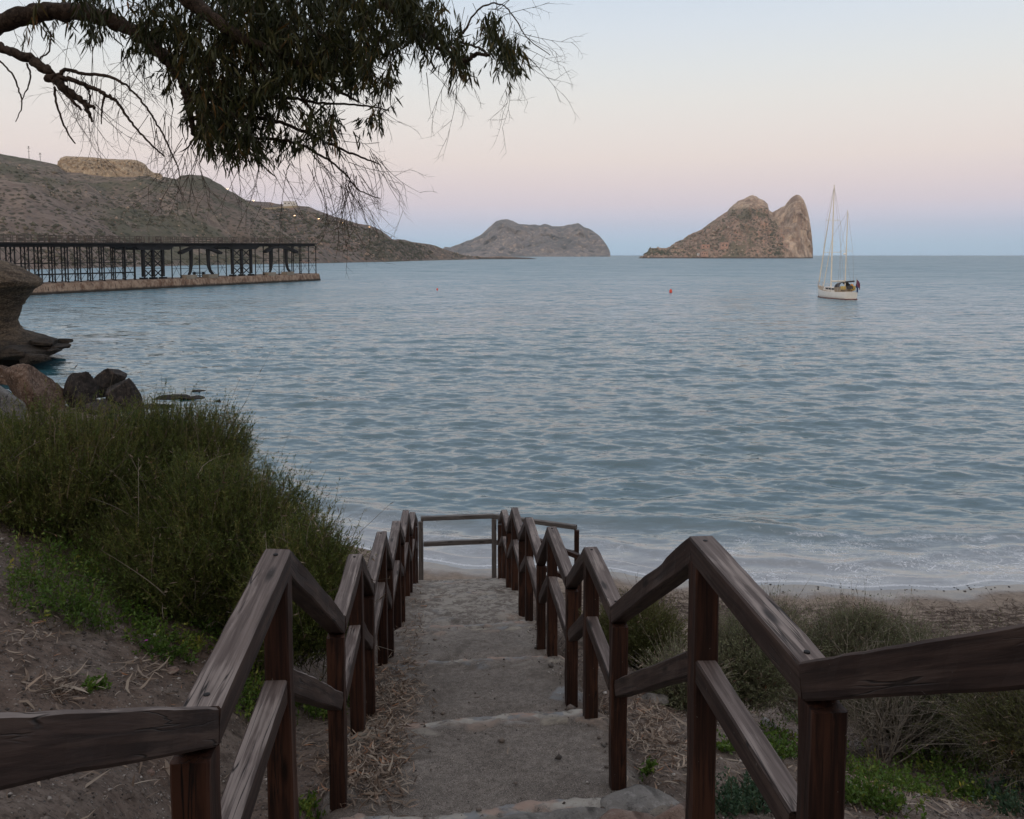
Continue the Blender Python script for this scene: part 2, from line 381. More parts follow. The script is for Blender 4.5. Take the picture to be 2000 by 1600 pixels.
# ---------------------------------------------------------------- water
rows = [zsea(y) for y in np.arange(1240, 505, -1.05)] + [zsea(y) for y in np.arange(505, 499.4, -.35)] + [6200]
rr = np.array(rows); az = np.concatenate([np.radians(np.linspace(-88, -37, 60))[:-1], np.radians(np.linspace(-37, 37, 1250)), np.radians(np.linspace(37, 88, 60))[1:]])
RR, AZ = np.meshgrid(rr, az, indexing='ij'); WX = RR * np.sin(AZ); WY = RR * np.cos(AZ)
dr = np.gradient(rr)[:, None] + 0 * RR; dr = np.abs(dr)
WD = dshore(WX, WY); depth = np.clip(-WD, 0, 80)
damp = ss(-.3, 9, -WD) * .85 + .15 * ss(-.6, .5, -WD)
WZ = np.zeros_like(WX)
wr_ = np.random.default_rng(5)
for k in range(90):
    lam = .34 * (6.2 / .34) ** wr_.random(); th = R(-90) + wr_.normal(0, .40 if lam < 3 else .2); kk = 2 * math.pi / lam
    a = .0063 * lam ** .9 * (1 if lam < 2.2 else (2.2 / lam) ** 1.0)
    wt = ss(1.6, 3.0, lam / np.maximum(dr, RR * .00103))
    ph = wr_.random() * 6.28
    bend = .25 * lam * np.sin(WX * .21 / lam ** .5 + ph * 3) 
    s_ = kk * (WX * math.cos(th) + WY * math.sin(th) + bend * .25) + ph; WZ += wt * a * np.sin(s_ + .6 * np.sin(s_))
gust = .75 + .5 * f2(WX, WY, .05, 71, 2)
WZ = WZ * damp * gust
WZ = WZ + .10 * np.exp(-((depth - 3.1 - .5 * np.sin(WX * .35)) / .42) ** 2) * ss(-30, -4, WX) + .035 * np.exp(-((depth - 1.5 - .3 * np.sin(WX * .6 + 1)) / .25) ** 2)
ed = ss(0, .6, -WD); WZ = WZ * ed + .012 * (WD > -.5)
foam = 1.0 * np.exp(-((WD + .02) / .09) ** 2)
foam = np.maximum(foam, .60 * ss(2.9, 1.6, depth) * (WD < .3) * ss(-6.5, -2, WX))
foam = np.maximum(foam, .85 * np.exp(-((depth - 2.75 - .5 * np.sin(WX * .35)) / .22) ** 2) * ss(2, 8, WX))
for (fx, fy, fr, st_) in [(215, 663, 2.6, 1.0), (150, 672, 2.6, .9), (95, 678, 2.4, .9), (50, 695, 2.4, .8), (395, 790, 2.5, .55), (330, 800, 2.0, .7), (430, 785, 1.2, .6), (480, 830, 1.5, .5)]:
    c = P(fx, fy, zsea(fy)); foam = np.maximum(foam, st_ * np.exp(-(((WX - c.x) / fr) ** 2 + ((WY - c.y) / (fr * .9)) ** 2)))
# wash along the pier wall and the far shore
A0 = P(58, 577, zsea(577)); A1 = P(625, 548, zsea(548))
ax_ = np.array([A1.x - A0.x, A1.y - A0.y]); Lp = np.hypot(*ax_); ax_ /= Lp
tl = (WX - A0.x) * ax_[0] + (WY - A0.y) * ax_[1]; td = -(WX - A0.x) * ax_[1] + (WY - A0.y) * ax_[0]
foam = np.maximum(foam, .8 * np.exp(-((td + .8) / 1.5) ** 2) * (tl > -20) * (tl < Lp + 2) * (f2(WX, WY, .12, 77, 2) > -.1))
lacem = (.35 + .65 * ss(2, 7, WX)) * ss(3.0, 2.3, depth) * ss(-.05, .15, -WD) * ss(-6, -3, WX)
shal = ss(4.2, 0.2, depth) * ss(-8, -3, WX)
me = arr_mesh('water', np.stack([WX, WY, WZ], -1).reshape(-1, 3), grid_faces(*WX.shape)[:, ::-1], {'foam': foam.ravel(), 'lace': lacem.ravel(), 'shallow': shal.ravel(), 'dist': np.log10(RR).ravel()})
m, t, b = mat('sea_water'); g = N(t); o = g.obj()
base = g.mix(g.attr('shallow'), g.mix(g.rng(g.attr('dist'), 1.5, 2.5), (.018, .085, .108), (.085, .200, .270)), (.25, .245, .245))  # paler with distance: sky brightness put into the far base colour
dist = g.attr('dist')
def slope(scx, scy, rot, det, rough=.6):
    return g.n('ShaderNodeTexNoise', {'Vector': g.map(o, (scx, scy, 1), (0, 0, rot)), 'Scale': 1.0, 'Detail': det, 'Roughness': rough, 'Distortion': .3}).outputs[1]
def vm(op, a, b_): return g.n('ShaderNodeVectorMath', {0: a, 1: b_}, operation=op).outputs[0]
def vsc(a, f):
    n_ = g.n('ShaderNodeVectorMath', {0: a}, operation='SCALE')
    if isinstance(f, bpy.types.NodeSocket): t.links.new(f, n_.inputs['Scale'])
    else: n_.inputs['Scale'].default_value = f
    return n_.outputs[0]
calm = g.rng(g.attr('shallow'), .3, 1, 1, .5)
half = (.5, .5, .5)
gst = g.rng(g.noise(g.map(o, (.018, .045, 1)), 1.0, 4, .6), .35, .65, .6, 1.25)
sl = vsc(vm('SUBTRACT', slope(1.0, 5.2, .08, 4, .66), half), g.math('MULTIPLY', g.rng(dist, 1.2, 2.3, .45, 2.0), gst))
sl = vm('ADD', sl, vsc(vm('SUBTRACT', slope(3.4, 15, -.1, 3), half), .45))
sl = vm('ADD', sl, vsc(vm('SUBTRACT', slope(.30, 1.5, .12, 3), half), g.rng(dist, 1.4, 2.4, .1, 1.9)))
sl = vm('ADD', sl, vsc(vm('SUBTRACT', slope(.05, .17, -.1, 3), half), g.rng(dist, 2.0, 2.8, .0, 2.2)))
sl = vm('MULTIPLY', vsc(sl, calm), (.40, 1.0, 0.))
lean = g.n('ShaderNodeCombineXYZ', {1: g.rng(dist, 1.4, 2.3, .0, -.12)}).outputs[0]
sl = vm('ADD', sl, lean)
gn = g.n('ShaderNodeNewGeometry').outputs['Normal']
nr = g.n('ShaderNodeVectorMath', {0: vm('ADD', gn, sl)}, operation='NORMALIZE').outputs[0]
lace = g.noise(g.map(o, (1.0, 1.7, 1)), 3.2, 5, .7, 1.4)
lc = g.rng(g.math('ABSOLUTE', g.math('SUBTRACT', lace, .5)), 0, .055, 1, 0)
fm = g.math('MULTIPLY', g.rng(g.math('ADD', g.attr('foam'), g.math('MULTIPLY', g.math('SUBTRACT', g.noise(o, 2.6, 5, .7), .5), 1.3)), .62, .95), g.math('ADD', .25, g.math('MULTIPLY', lc, .75)))
fm = g.math('MAXIMUM', fm, g.rng(g.attr('foam'), .86, .98, 0, .8))
ln1 = g.noise(g.map(o, (1, 1.5, 1), (0, 0, .5)), 1.5, 3, .6, 2.2); ln2 = g.noise(g.map(o, (1.3, 1, 1), (0, 0, -.4)), 2.4, 3, .6, 1.8)
th_ = g.math('MAXIMUM', g.rng(g.math('ABSOLUTE', g.math('SUBTRACT', ln1, .5)), .004, .022, 1, 0), g.math('MULTIPLY', g.rng(g.math('ABSOLUTE', g.math('SUBTRACT', ln2, .5)), .004, .016, 1, 0), .7))
fm = g.math('MAXIMUM', g.math('MULTIPLY', fm, .8), g.math('MULTIPLY', g.math('MULTIPLY', th_, g.attr('lace')), g.rng(g.noise(o, .55, 3), .42, .58)))
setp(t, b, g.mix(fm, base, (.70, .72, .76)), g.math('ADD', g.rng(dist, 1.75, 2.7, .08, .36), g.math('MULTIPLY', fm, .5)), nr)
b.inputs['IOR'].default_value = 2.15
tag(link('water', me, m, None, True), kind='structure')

# ---------------------------------------------------------------- hills and islands
def hill_mat(name, c0, c1, cg, green=.5, speck=.25, sscale=.35, rock=None, noise=.02, pale=False):
    m, t, b = mat(name); g = N(t); o = g.obj()
    n1 = g.noise(o, noise, 7, .62, .4); n2 = g.noise(o, noise * 7, 6, .68); n3 = g.noise(o, noise * 40, 4, .7)
    c = g.mix(g.rng(n2, .36, .64), c0, c1)
    if rock: c = g.mix(g.rng(g.noise(g.map(o, (1, 1, .35)), noise * 9, 5, .7), .52, .62), c, rock)
    c = g.mix(g.math('MULTIPLY', g.rng(g.math('ADD', g.math('MULTIPLY', n1, .7), g.math('MULTIPLY', n2, .3)), .52 - (green - .5) * .2, .60 - (green - .5) * .2), .75), c, cg)
    v = g.vor(o, sscale); vc = g.n('ShaderNodeSeparateColor', {0: g.vor(o, sscale, 'F1', 1)}).outputs[0]
    s_ = g.math('MULTIPLY', g.rng(v, .30, .48, 1, 0), g.rng(vc, 1 - speck * 2, 1.02 - speck * 2))
    c = g.mix(g.math('MULTIPLY', s_, .8), c, tuple(x * .5 for x in cg))
    c = g.mix(g.rng(n3, .58, .72, 0, .5), c, tuple(x * .45 for x in c0))
    if pale:   # bare limestone of the sheer east cliff and of the summit cap, streaked down the face
        xy_ = g.n('ShaderNodeSeparateXYZ', {0: o}); stk = g.noise(g.map(o, (.05, .05, .012)), 1., 6, .7, .6)
        wob = g.math('MULTIPLY', g.math('SUBTRACT', g.noise(o, .03, 4), .5), 90.)
        pm = g.rng(g.math('ADD', g.math('ADD', xy_.outputs[0], g.math('MULTIPLY', xy_.outputs[2], -.12)), wob), 526, 545)
        cap_ = g.math('MULTIPLY', g.rng(g.math('ADD', xy_.outputs[2], g.math('MULTIPLY', wob, .4)), 96, 108), .8)
        pm = g.math('MULTIPLY', g.math('MAXIMUM', pm, cap_), g.rng(n2, .34, .5, .35, 1))
        c = g.mix(pm, c, g.mix(g.rng(stk, .38, .62), (.25, .18, .14), (.58, .46, .36)))
        c = g.mix(g.rng(xy_.outputs[2], 1.2, 4, .8, 0), c, (.05, .04, .035))
    setp(t, b, c, .95, g.bump(g.math('ADD', n2, g.math('MULTIPLY', n3, .4)), 1., .06 / noise)); b.inputs['Specular IOR Level'].default_value = .1
    return m
def loft(name, sil, base, zr, mt, ncol=260, nrow=60, prof=1.0, amp=1.0, rough=.4, back=1.2, seed=0, gul=.05, kind='structure', edge=.35, label=None, cat=None, bow=0.):
    """land form: a crest line and a foot line joined by a slope with gullies, and a far side"""
    sx = [p[0] for p in sil]; sy = [p[1] for p in sil]; bx = [p[0] for p in base]
    X = np.linspace(sx[0], sx[-1], ncol)
    ys = np.interp(X, sx, sy); 
    bz = np.interp(X, bx, [p[1] for p in base])
    by = np.interp(X, bx, [p[2] if len(p) > 2 else -1 for p in base])
    zc = np.interp(X, [q[0] for q in zr], [q[1] for q in zr])
    crest = PA(X, ys, zc); 
    sc_ = np.mean(zc) / 600
    ch = fbm(np.stack([X * gul * .9, X * 0, X * 0 + seed], -1), seed + 3, 4) * edge * sc_
    crest[:, 2] += ch * 2
    foot = PA(X, np.full_like(X, 498.), bz); foot[:, 2] = by
    T = np.concatenate([np.linspace(0, 1, nrow), 1 + back * np.linspace(0, 1, 14)[1:]])
    V = np.zeros((len(T), ncol, 3))
    for i, tt in enumerate(T):
        if tt <= 1:
            hor = foot + (crest - foot) * tt
            hz = foot[:, 2] + (crest[:, 2] - foot[:, 2]) * (tt ** prof if bow == 0 else (tt ** prof + bow * math.sin(math.pi * tt)))
        else:
            q = (tt - 1) / back; hor = crest + (crest - foot) * (tt - 1); hz = crest[:, 2] + (-2 - crest[:, 2]) * q ** 1.3
        V[i] = hor; V[i, :, 2] = hz
    H = np.maximum(crest[:, 2] - foot[:, 2], 1)[None]
    tt = np.minimum(T, 2 - T.clip(1, 2))[:, None]
    env = np.sin(np.pi * np.clip(T[:, None], 0, 1)) ** .7 * ss(1.0, .72, T[:, None])
    w_ = np.stack([V[..., 0] * gul / sc_, V[..., 1] * gul / sc_ * .4, V[..., 2] * gul / sc_ * .5], -1)
    n = fbm(w_, seed, 5, .55); rid = 1 - 2 * np.abs(fbm(w_ * .8 + 5, seed + 9, 4))
    V[..., 2] += env * H * .07 * amp * (n + .6 * rid - .3) 
    w2 = V * np.array([1, 1, 1]) * gul * 5 / sc_
    V[..., 2] += env * rough * sc_ * fbm(w2, seed + 20, 3) * 2
    V[..., 1] += np.clip(env, 0, 1) * rough * sc_ * 6 * fbm(w2 * .5, seed + 30, 4) * np.minimum(1, H / (20 * sc_))
    me = arr_mesh(name, V.reshape(-1, 3), grid_faces(len(T), ncol))
    o = link(name, me, mt, None, True)
    if kind == 'structure': tag(o, kind='structure')
    else: tag(o, label, cat)
    return o
M_hill = hill_mat('dry_hillside', (.158, .130, .112), (.25, .208, .178), (.105, .112, .074), .75, .30, .20, (.29, .235, .195), .012)
M_hill2 = hill_mat('dry_hillside_pinkish', (.185, .147, .128), (.275, .225, .196), (.085, .092, .065), .15, .34, .22, None, .014)
M_hill3 = hill_mat('far_hillside', (.150, .126, .112), (.235, .200, .178), (.10, .105, .075), .45, .2, .16, (.28, .19, .145), .012)
M_isl = hill_mat('island_rock', (.19, .135, .106), (.40, .30, .235), (.105, .108, .065), .62, .28, .13, (.46, .29, .22), .018, pale=True)
M_cape = hill_mat('hazed_cape_rock', (.165, .155, .16), (.28, .25, .245), (.115, .122, .125), .7, .1, .03, (.46, .37, .31), .006)  # rock colour lightened and blued, putting distance haze into the cape
M_cliff = hill_mat('pale_cut_rock', (.26, .205, .15), (.43, .35, .255), (.20, .165, .12), .5, .15, .3, (.50, .42, .31), .05)
BS = [(-500, 340), (0, 380), (150, 410), (340, 505), (500, 585), (627, 655), (760, 790), (900, 1090), (1050, 1300)]
o_far = loft('hill_far', [(380, 430), (440, 400), (470, 392), (480, 391), (510, 394), (545, 399), (560, 399), (590, 402), (603, 403), (620, 411), (640, 419), (670, 428), (700, 436.5), (722, 440), (740, 447), (758, 461), (766, 467), (790, 468), (800, 472), (825, 476), (850, 480), (870, 487), (900, 497), (915, 501), (935, 502.5)],
      BS, [(380, 900), (500, 900), (620, 860), (760, 900), (830, 1050), (935, 1330)], M_hill3, 420, 80, 1.0, 2.0, .9, seed=2, gul=.04)
o_mid = loft('hill_middle', [(-500, 250), (-200, 275), (-60, 290), (0, 300), (60, 311), (115, 322), (130, 331), (200, 334), (290, 335), (315, 344), (345, 350), (372, 352), (400, 354), (430, 364), (450, 378), (478, 389), (500, 408), (520, 425), (540, 440), (570, 466), (600, 492), (625, 508), (640, 516)],
      BS, [(-500, 700), (0, 720), (300, 760), (450, 760), (560, 700), (640, 680)], M_hill, 520, 110, 1.0, 2.4, .9, seed=5, gul=.028)
o_near = loft('hill_near', [(-500, 300), (-200, 325), (0, 350), (50, 358), (100, 385), (150, 412), (200, 436), (250, 462), (300, 488), (330, 503), (345, 514)],
      [(-500, 310), (0, 366), (150, 400), (340, 498)], [(-500, 470), (0, 520), (200, 520), (345, 530)], M_hill2, 420, 80, 1.0, 1.3, .7, seed=8, gul=.035)
o_knoll = loft('hill_knoll', [(335, 356), (345, 350), (352, 344), (372, 341), (395, 343), (405, 347), (430, 360), (445, 372), (462, 380), (478, 391), (490, 400)],
      [(335, 640, 22), (400, 640, 22), (490, 640, 15)], [(335, 765), (490, 765)], hill_mat('dark_knoll_rock', (.135, .112, .094), (.21, .17, .145), (.09, .095, .066), .7, .3, .25, None, .02), 160, 30, .6, .6, .4, seed=11, gul=.05)
bluff = loft('rock_bluff', [(113, 321), (115, 319), (117, 309.5), (125, 306), (130, 305), (150, 306), (180, 307), (200, 309.5), (230, 311), (250, 311.5), (268, 313), (275, 316), (284, 321), (290, 330), (300, 337), (312, 339), (318, 343)],
      [(113, 728, 78), (130, 724, 74), (250, 728, 74), (318, 745, 72)], [(113, 738), (318, 750)], M_cliff, 240, 30, .55, .5, .9, .4, seed=14, gul=.16, kind='thing', label='pale flat-topped rock bluff crowning the left hill', cat='rock bluff', edge=.1)
o_reef = loft('reef', [(905, 503), (925, 500.5), (950, 502), (975, 501.2), (995, 502), (1020, 503), (1035, 503.6), (1048, 505.5)], [(905, 1210), (1000, 1240), (1048, 1290)], [(905, 1290), (1048, 1330)], M_isl, 120, 12, .8, .5, .12, seed=17, gul=.03, edge=.1)
o_cape = loft('cape', [(862, 491), (869, 484), (880, 484), (890, 480.5), (915, 471), (939, 458), (950, 450), (960, 442), (968, 434.5), (978, 431), (988, 429), (1002, 432.5), (1013, 436.5), (1025, 437), (1034, 438.5), (1045, 438), (1055, 440.5), (1064, 437.5), (1078, 440), (1090, 442.5), (1105, 440), (1114, 439), (1122, 435.5), (1129, 434.5), (1134, 437), (1139, 440.5), (1150, 444), (1160, 450), (1170, 459), (1178, 468), (1185, 478), (1190, 488), (1192, 497)],
      [(862, 2900), (1192, 2900)], [(862, 3600), (900, 3500), (1000, 3450), (1150, 3400), (1192, 3050)], M_cape, 420, 70, .9, 3.4, 1.6, .5, seed=23, gul=.05, edge=.75)
o_isl = loft('island', [(1246, 504.6), (1250, 501.5), (1257, 497), (1262, 492), (1268, 488), (1285, 485), (1306, 482), (1320, 474), (1345, 461), (1370, 447.5), (1395, 432), (1410, 420), (1420, 412.5), (1426, 404), (1433, 400), (1440, 395), (1445, 392.5), (1451, 388), (1457, 385), (1463, 382.5), (1470, 380), (1477, 381.5), (1482, 385), (1490, 391), (1495, 396), (1499, 399), (1502, 409), (1509, 412.5), (1515, 410), (1520, 407.5), (1527, 403), (1533, 399), (1540, 392), (1545, 386), (1550, 381), (1555, 378), (1560, 379.5), (1564, 383), (1569, 390), (1574, 402), (1578, 415), (1581, 428), (1584, 445), (1586, 462), (1587, 480), (1587.5, 504)],
      [(1246, 1560), (1400, 1535), (1540, 1540), (1570, 1560), (1587, 1600)], [(1246, 1600), (1330, 1680), (1470, 1720), (1555, 1680), (1580, 1640), (1587.5, 1612)], M_isl, 460, 90, .85, 2.3, 1.1, .6, seed=31, gul=.075, edge=.8, bow=.04)
hills = [o_far, o_mid, o_near, o_knoll, o_isl, bluff]
BV = []
for o in hills:
    BV.append(BVHTree.FromPolygons([v.co.copy() for v in o.data.vertices], [tuple(p.vertices) for p in o.data.polygons]))
def hit(px, py):
    d = (P(px, py, 1) - Vector((0, 0, EYE))).normalized(); best = None
    for bv in BV:
        h = bv.ray_cast(Vector((0, 0, EYE)), d)
        if h[0] is not None and (best is None or h[3] < best[1]): best = (h[0], h[3])
    return best[0] if best else None

def scrubs(name, srcs, size, mt, seed, label):
    r_ = np.random.default_rng(seed); PV = []; S_ = []
    for o, n, rows, nc, zmin in srcs:
        co = np.empty(len(o.data.vertices) * 3, np.float32); o.data.vertices.foreach_get('co', co); co = co.reshape(-1, 3).astype(float).reshape(-1, nc, 3)
        i = r_.random(n) * (rows - 2); j = r_.random(n) * (nc - 2); i0 = i.astype(int); j0 = j.astype(int); fi = (i - i0)[:, None]; fj = (j - j0)[:, None]
        p = (co[i0, j0] * (1 - fi) + co[i0 + 1, j0] * fi) * (1 - fj) + (co[i0, j0 + 1] * (1 - fi) + co[i0 + 1, j0 + 1] * fi) * fj
        k = (p[:, 2] > zmin) & (fbm(p * .02 * 600 / (np.mean(p[:, 1])), seed + 2, 4, .6) + r_.normal(size=n) * .22 > .02)
        if o is o_isl: k &= (p[:, 0] + 12 * fbm(p * .03, 3, 3) < 536) & (p[:, 2] < 104)
        p = p[k]
        PV.append(p); S_.append(size * np.mean(p[:, 1]) / 600 * r_.lognormal(0, .45, len(p)))
    p = np.concatenate(PV); sz = np.concatenate(S_); n = len(p)
    base = np.array([(1, 0, .1), (.3, .9, .1), (-.8, .55, .1), (-.8, -.55, .1), (.3, -.9, .1), (0, 0, .95), (.1, 0, -.5)]); tri = [(0, 1, 5), (1, 2, 5), (2, 3, 5), (3, 4, 5), (4, 0, 5), (1, 0, 6), (2, 1, 6), (3, 2, 6), (4, 3, 6), (0, 4, 6)]
    B = base[None] * r_.uniform(.6, 1.25, (n, 7, 3)) * sz[:, None, None]; V = (B + p[:, None]).reshape(-1, 3)
    Fc = ((np.arange(n) * 7)[:, None, None] + np.array(tri)[None]).reshape(-1, 3)
    o = link(name, arr_mesh(name, V, Fc, {'rnd': np.repeat(r_.random(n), 7)}), mt); tag(o, label, name.replace('_', ' '), kind='stuff'); return o
def rnd_mat(name, stops):
    m, t, b = mat(name); g = N(t); rr_ = ramp(t, stops, g.attr('rnd'), 'LINEAR'); setp(t, b, rr_.outputs[0], .95); b.inputs['Specular IOR Level'].default_value = .1; return m
scrubs('scrub', [(o_mid, 12000, 100, 520, 2), (o_near, 7000, 74, 420, 1), (o_far, 5500, 72, 420, 2)], .95, rnd_mat('scrub_green', [(0, (.060, .060, .044)), (.7, (.100, .098, .072)), (1, (.14, .12, .095))]), 701, 'dark dry bushes dotted over the hills on the left')
scrubs('island_scrub', [(o_isl, 5000, 80, 460, 6)], .50, rnd_mat('island_green', [(0, (.055, .060, .036)), (1, (.12, .125, .075))]), 703, 'low green scrub clinging to the rocky island')
scrubs('scree', [(o_isl, 3500, 88, 460, 1), (o_mid, 4000, 100, 520, 2), (o_far, 2500, 76, 420, 1)], .60, rnd_mat('scree_stone', [(0, (.20, .15, .12)), (1, (.40, .32, .26))]), 705, 'pale loose rocks scattered over the island and the left hills')
# street lamps (lit) on the hillsides
m, t, b = mat('lit_lamp'); b.inputs['Emission Color'].default_value = (1, .62, .30, 1); b.inputs['Emission Strength'].default_value = 9; M_lit = m
M_dark = simple('dark_iron', (.018, .017, .018), .6, .3, 3); M_pole = simple('pole_grey', (.12, .12, .12), .5, .2, 2)
lamp_lbl = {(443, 380): 'lit street lamp on the dark knoll, highest of the warm hillside lights', (494, 403): 'lit street lamp on the saddle between the knoll and the terrace',
            (574, 432): 'lit street lamp on the far slope, leftmost below the terrace', (621, 438): 'lit street lamp on the far slope, second below the terrace',
            (668, 446): 'lit street lamp on the far slope, brightest and right of the bare twigs', (720, 454): 'lit street lamp on the far slope, rightmost and dimmest'}
for (px, py), lb in lamp_lbl.items():
    h = hit(px, py + 2)
    if h is None: continue
    s_ = h.length / 900
    e = empty('street_lamp', h, lb, 'street lamp', 'lit street lamps on the hillsides')
    MB().tube([(0, 0, -1), (0, 0, 7 * s_)], .12, 6).bar((0, 0, 7 * s_), (1.2, -.6, 7.1 * s_), .12).build('pole', M_pole, e)
    hd = MB(); hd.tube([(1.0, -.7, 6.75 * s_), (1.0, -.7, 7.0 * s_), (1.0, -.7, 7.2 * s_)], [.3, .75, .35], 8); hd.build('lamp_head', M_lit, e)
# masts on the ridge
for px, py, hh_, lb in [(57, 312, 14, 'antenna mast with cross arms on the left ridge, taller one'), (79, 317, 10, 'thin antenna mast on the left ridge, nearer the rock bluff')]:
    h = hit(px, py + 3); e = empty('antenna_mast', h, lb, 'mast', 'masts on the left ridge')
    mbx = MB().tube([(0, 0, -2), (0, 0, hh_ - 1)], [.35, .15], 5)
    mbx.build('pole', M_pole, e)
    MB().bar((-1.4, 0, hh_ * .8), (1.4, 0, hh_ * .8), .25).build('cross_arm', M_pole, e); MB().bar((-1, 0, hh_ * .62), (1, 0, hh_ * .62), .25).build('cross_arm', M_pole, e); MB().box((0, 0, hh_ * .9), (.8, .8, 1.2)).build('antenna', M_pole, e)
# house and terrace on the far hill
M_white = simple('white_wall', (.62, .64, .66), .8, .06, .5); M_glass = simple('dark_window', (.03, .035, .04), .2, .1, 1); M_ruin = simple('ruined_stone_wall', (.33, .255, .20), .95, .25, .3)
M_ruin2 = simple('pink_render', (.36, .225, .175), .95, .25, .3); M_tan = simple('tan_retaining_wall', (.36, .31, .22), .95, .15, .1)
def house(name, px, py, w_, d_, h_, rz, wm, wins, label, cat, group=None, roof=None):
    p = hit(px, py); 
    if p is None: p = P(px, py, 900)
    e = empty(name, p, label, cat, group, rz)
    MB().box((0, 0, h_ / 2 - 1), (w_, d_, h_ + 2)).build('wall', wm, e)
    MB().box((0, 0, h_ + .25), (w_ + .8, d_ + .8, .45)).build('roof', roof or wm, e)
    for i in range(wins): MB().box((-w_ / 2 + (i + .5) * w_ / wins, -d_ / 2 - .02, h_ * .55), (w_ / wins * .35, .16, h_ * .3)).build('window', M_glass, e)
    return e
house('white_house', 565, 402, 12, 8, 4.2, .2, M_white, 3, 'small white house at the end of the hilltop terrace', 'house')
house('white_house', 575, 402, 5, 6, 2.6, .2, M_white, 1, 'low white annex right of the small white house', 'house')
p = hit(545, 407); q = hit(512, 411)
if p is not None and q is not None:
    wl = MB(); 
    pts_ = [hit(512 + i * 10, 411 - i * .8) for i in range(8)]; pts_ = [x for x in pts_ if x is not None]
    for a, c_ in zip(pts_[:-1], pts_[1:]): wl.bar(a, c_, 1.0, 4.5)
    tag(wl.build('retaining_wall', M_tan), 'long pale tan retaining wall below the white house', 'wall')
house('ruined_building', 1377, 487, 16, 10, 9, 0, M_ruin2, 2, 'upper roofless pink ruin on the left flank of the rocky island', 'ruin', 'ruins on the island')
house('ruined_building', 1375, 500, 13, 9, 8, 0, M_ruin2, 3, 'lower pink ruin by the water on the rocky island', 'ruin', 'ruins on the island')
house('ruined_building', 1414, 486, 15, 8, 12, .15, M_ruin2, 2, 'squat pink ruin in the middle of the rocky island', 'ruin', 'ruins on the island')
house('ruined_building', 1295, 489, 22, 8, 4, .0, M_ruin, 4, 'long low grey ruin near the left tip of the rocky island', 'ruin', 'ruins on the island')
house('ruined_building', 1323, 491, 27, 6, 3.5, .0, M_ruin, 5, 'long low brown wall ruin left of the pink ruins on the island', 'ruin', 'ruins on the island')
house('white_hut', 1364, 499, 4, 4, 3.5, 0, M_white, 1, 'tiny white hut at the waterline of the rocky island', 'hut')

# ---------------------------------------------------------------- ore-loading pier
M_iron = simple('rusted_black_iron', (.010, .010, .012), .75, .4, .6); M_deck = simple('deck_timber_iron', (.030, .025, .024), .85, .35, .5)
M_irail = simple('railing_iron', (.095, .080, .072), .8, .3, .5)
m, t, b = mat('pier_masonry'); g = N(t); o = g.obj()
sz = g.n('ShaderNodeSeparateXYZ', {0: o}).outputs[2]
n1 = g.noise(g.map(o, (.9, .9, .6)), 1., 7, .75); n2 = g.noise(g.map(o, (2.4, 2.4, .4)), 1., 4, .7)
c = g.mix(g.rng(n1, .38, .6), (.14, .080, .052), (.33, .25, .19)); c = g.mix(g.rng(n2, .56, .66), c, (.07, .045, .035))
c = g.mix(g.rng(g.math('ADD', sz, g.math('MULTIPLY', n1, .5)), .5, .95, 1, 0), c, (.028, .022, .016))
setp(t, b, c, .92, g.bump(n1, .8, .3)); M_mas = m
a2 = Vector((ax_[0], ax_[1], 0)); n_ = Vector((-ax_[1], ax_[0], 0))     # along, away from the camera
A0 = Vector((A0.x, A0.y, 0)); 
def pz(l): return 8.45 + .95 * (l / Lp)      # underside of the deck
def pp(l, d, z): return A0 + a2 * l + n_ * d + Vector((0, 0, z))
def solve(px, d, z=4.):
    lo, hi = -60., Lp + 30
    for _ in range(50):
        mid = (lo + hi) / 2
        if proj(pp(mid, d, z))[0] < px: lo = mid
        else: hi = mid
    return lo
pier = empty('pier', pp(0, 0, 0), 'old iron ore-loading pier on a rusty masonry footing', 'pier')
def pb(mb, name, mt, smooth=False):
    o_ = mb.build(name, mt, pier, smooth, origin=pp(0, 0, 0)); o_.location = (0, 0, 0); return o_
L0, L1 = -34, Lp
# masonry footing with a rough outline
nl = 150; ls = np.linspace(L0, L1, nl); prof_ = [(-.1, -1.2), (-.25, 0), (-.1, .7), (0, 1.35), (.18, 1.83), (.8, 1.92), (4, 1.95), (8.4, 1.9), (8.8, 1.4), (8.9, -1.2)]
V = []
for l in ls:
    for k, (d, z) in enumerate(prof_):
        j = .12 * float(vn(np.array([l * .5, k * 1.3, 1.]), 4)); V.append(pp(l, d + j, z + j * .7) - pp(0, 0, 0))
me = arr_mesh('masonry_footing', V, grid_faces(nl, len(prof_))); bm = bmesh.new(); bm.from_mesh(me); bmesh.ops.holes_fill(bm, edges=[e for e in bm.edges if e.is_boundary]); bmesh.ops.recalc_face_normals(bm, faces=bm.faces); bm.to_mesh(me); bm.free()
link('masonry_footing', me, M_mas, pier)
dk = MB(); 
for l0, l1 in zip(np.linspace(L0, L1 - .1, 24)[:-1], np.linspace(L0, L1 - .1, 24)[1:]):
    a = pp(l0, 4.3, pz(l0) + .62); c_ = pp(l1 + .02, 4.3, pz(l1) + .62); dk.bar(a, c_, 8.2, .22)
pb(dk, 'deck', M_deck)
gd = MB()
for d in (1.2, 4.3, 7.4):
    for l0, l1 in zip(np.linspace(L0, L1 - .6, 20)[:-1], np.linspace(L0, L1 - .6, 20)[1:]):
        gd.bar(pp(l0, d, pz(l0) + .2), pp(l1, d, pz(l1) + .2), .35, .6)
pb(gd, 'girder', M_iron)
rl = MB()
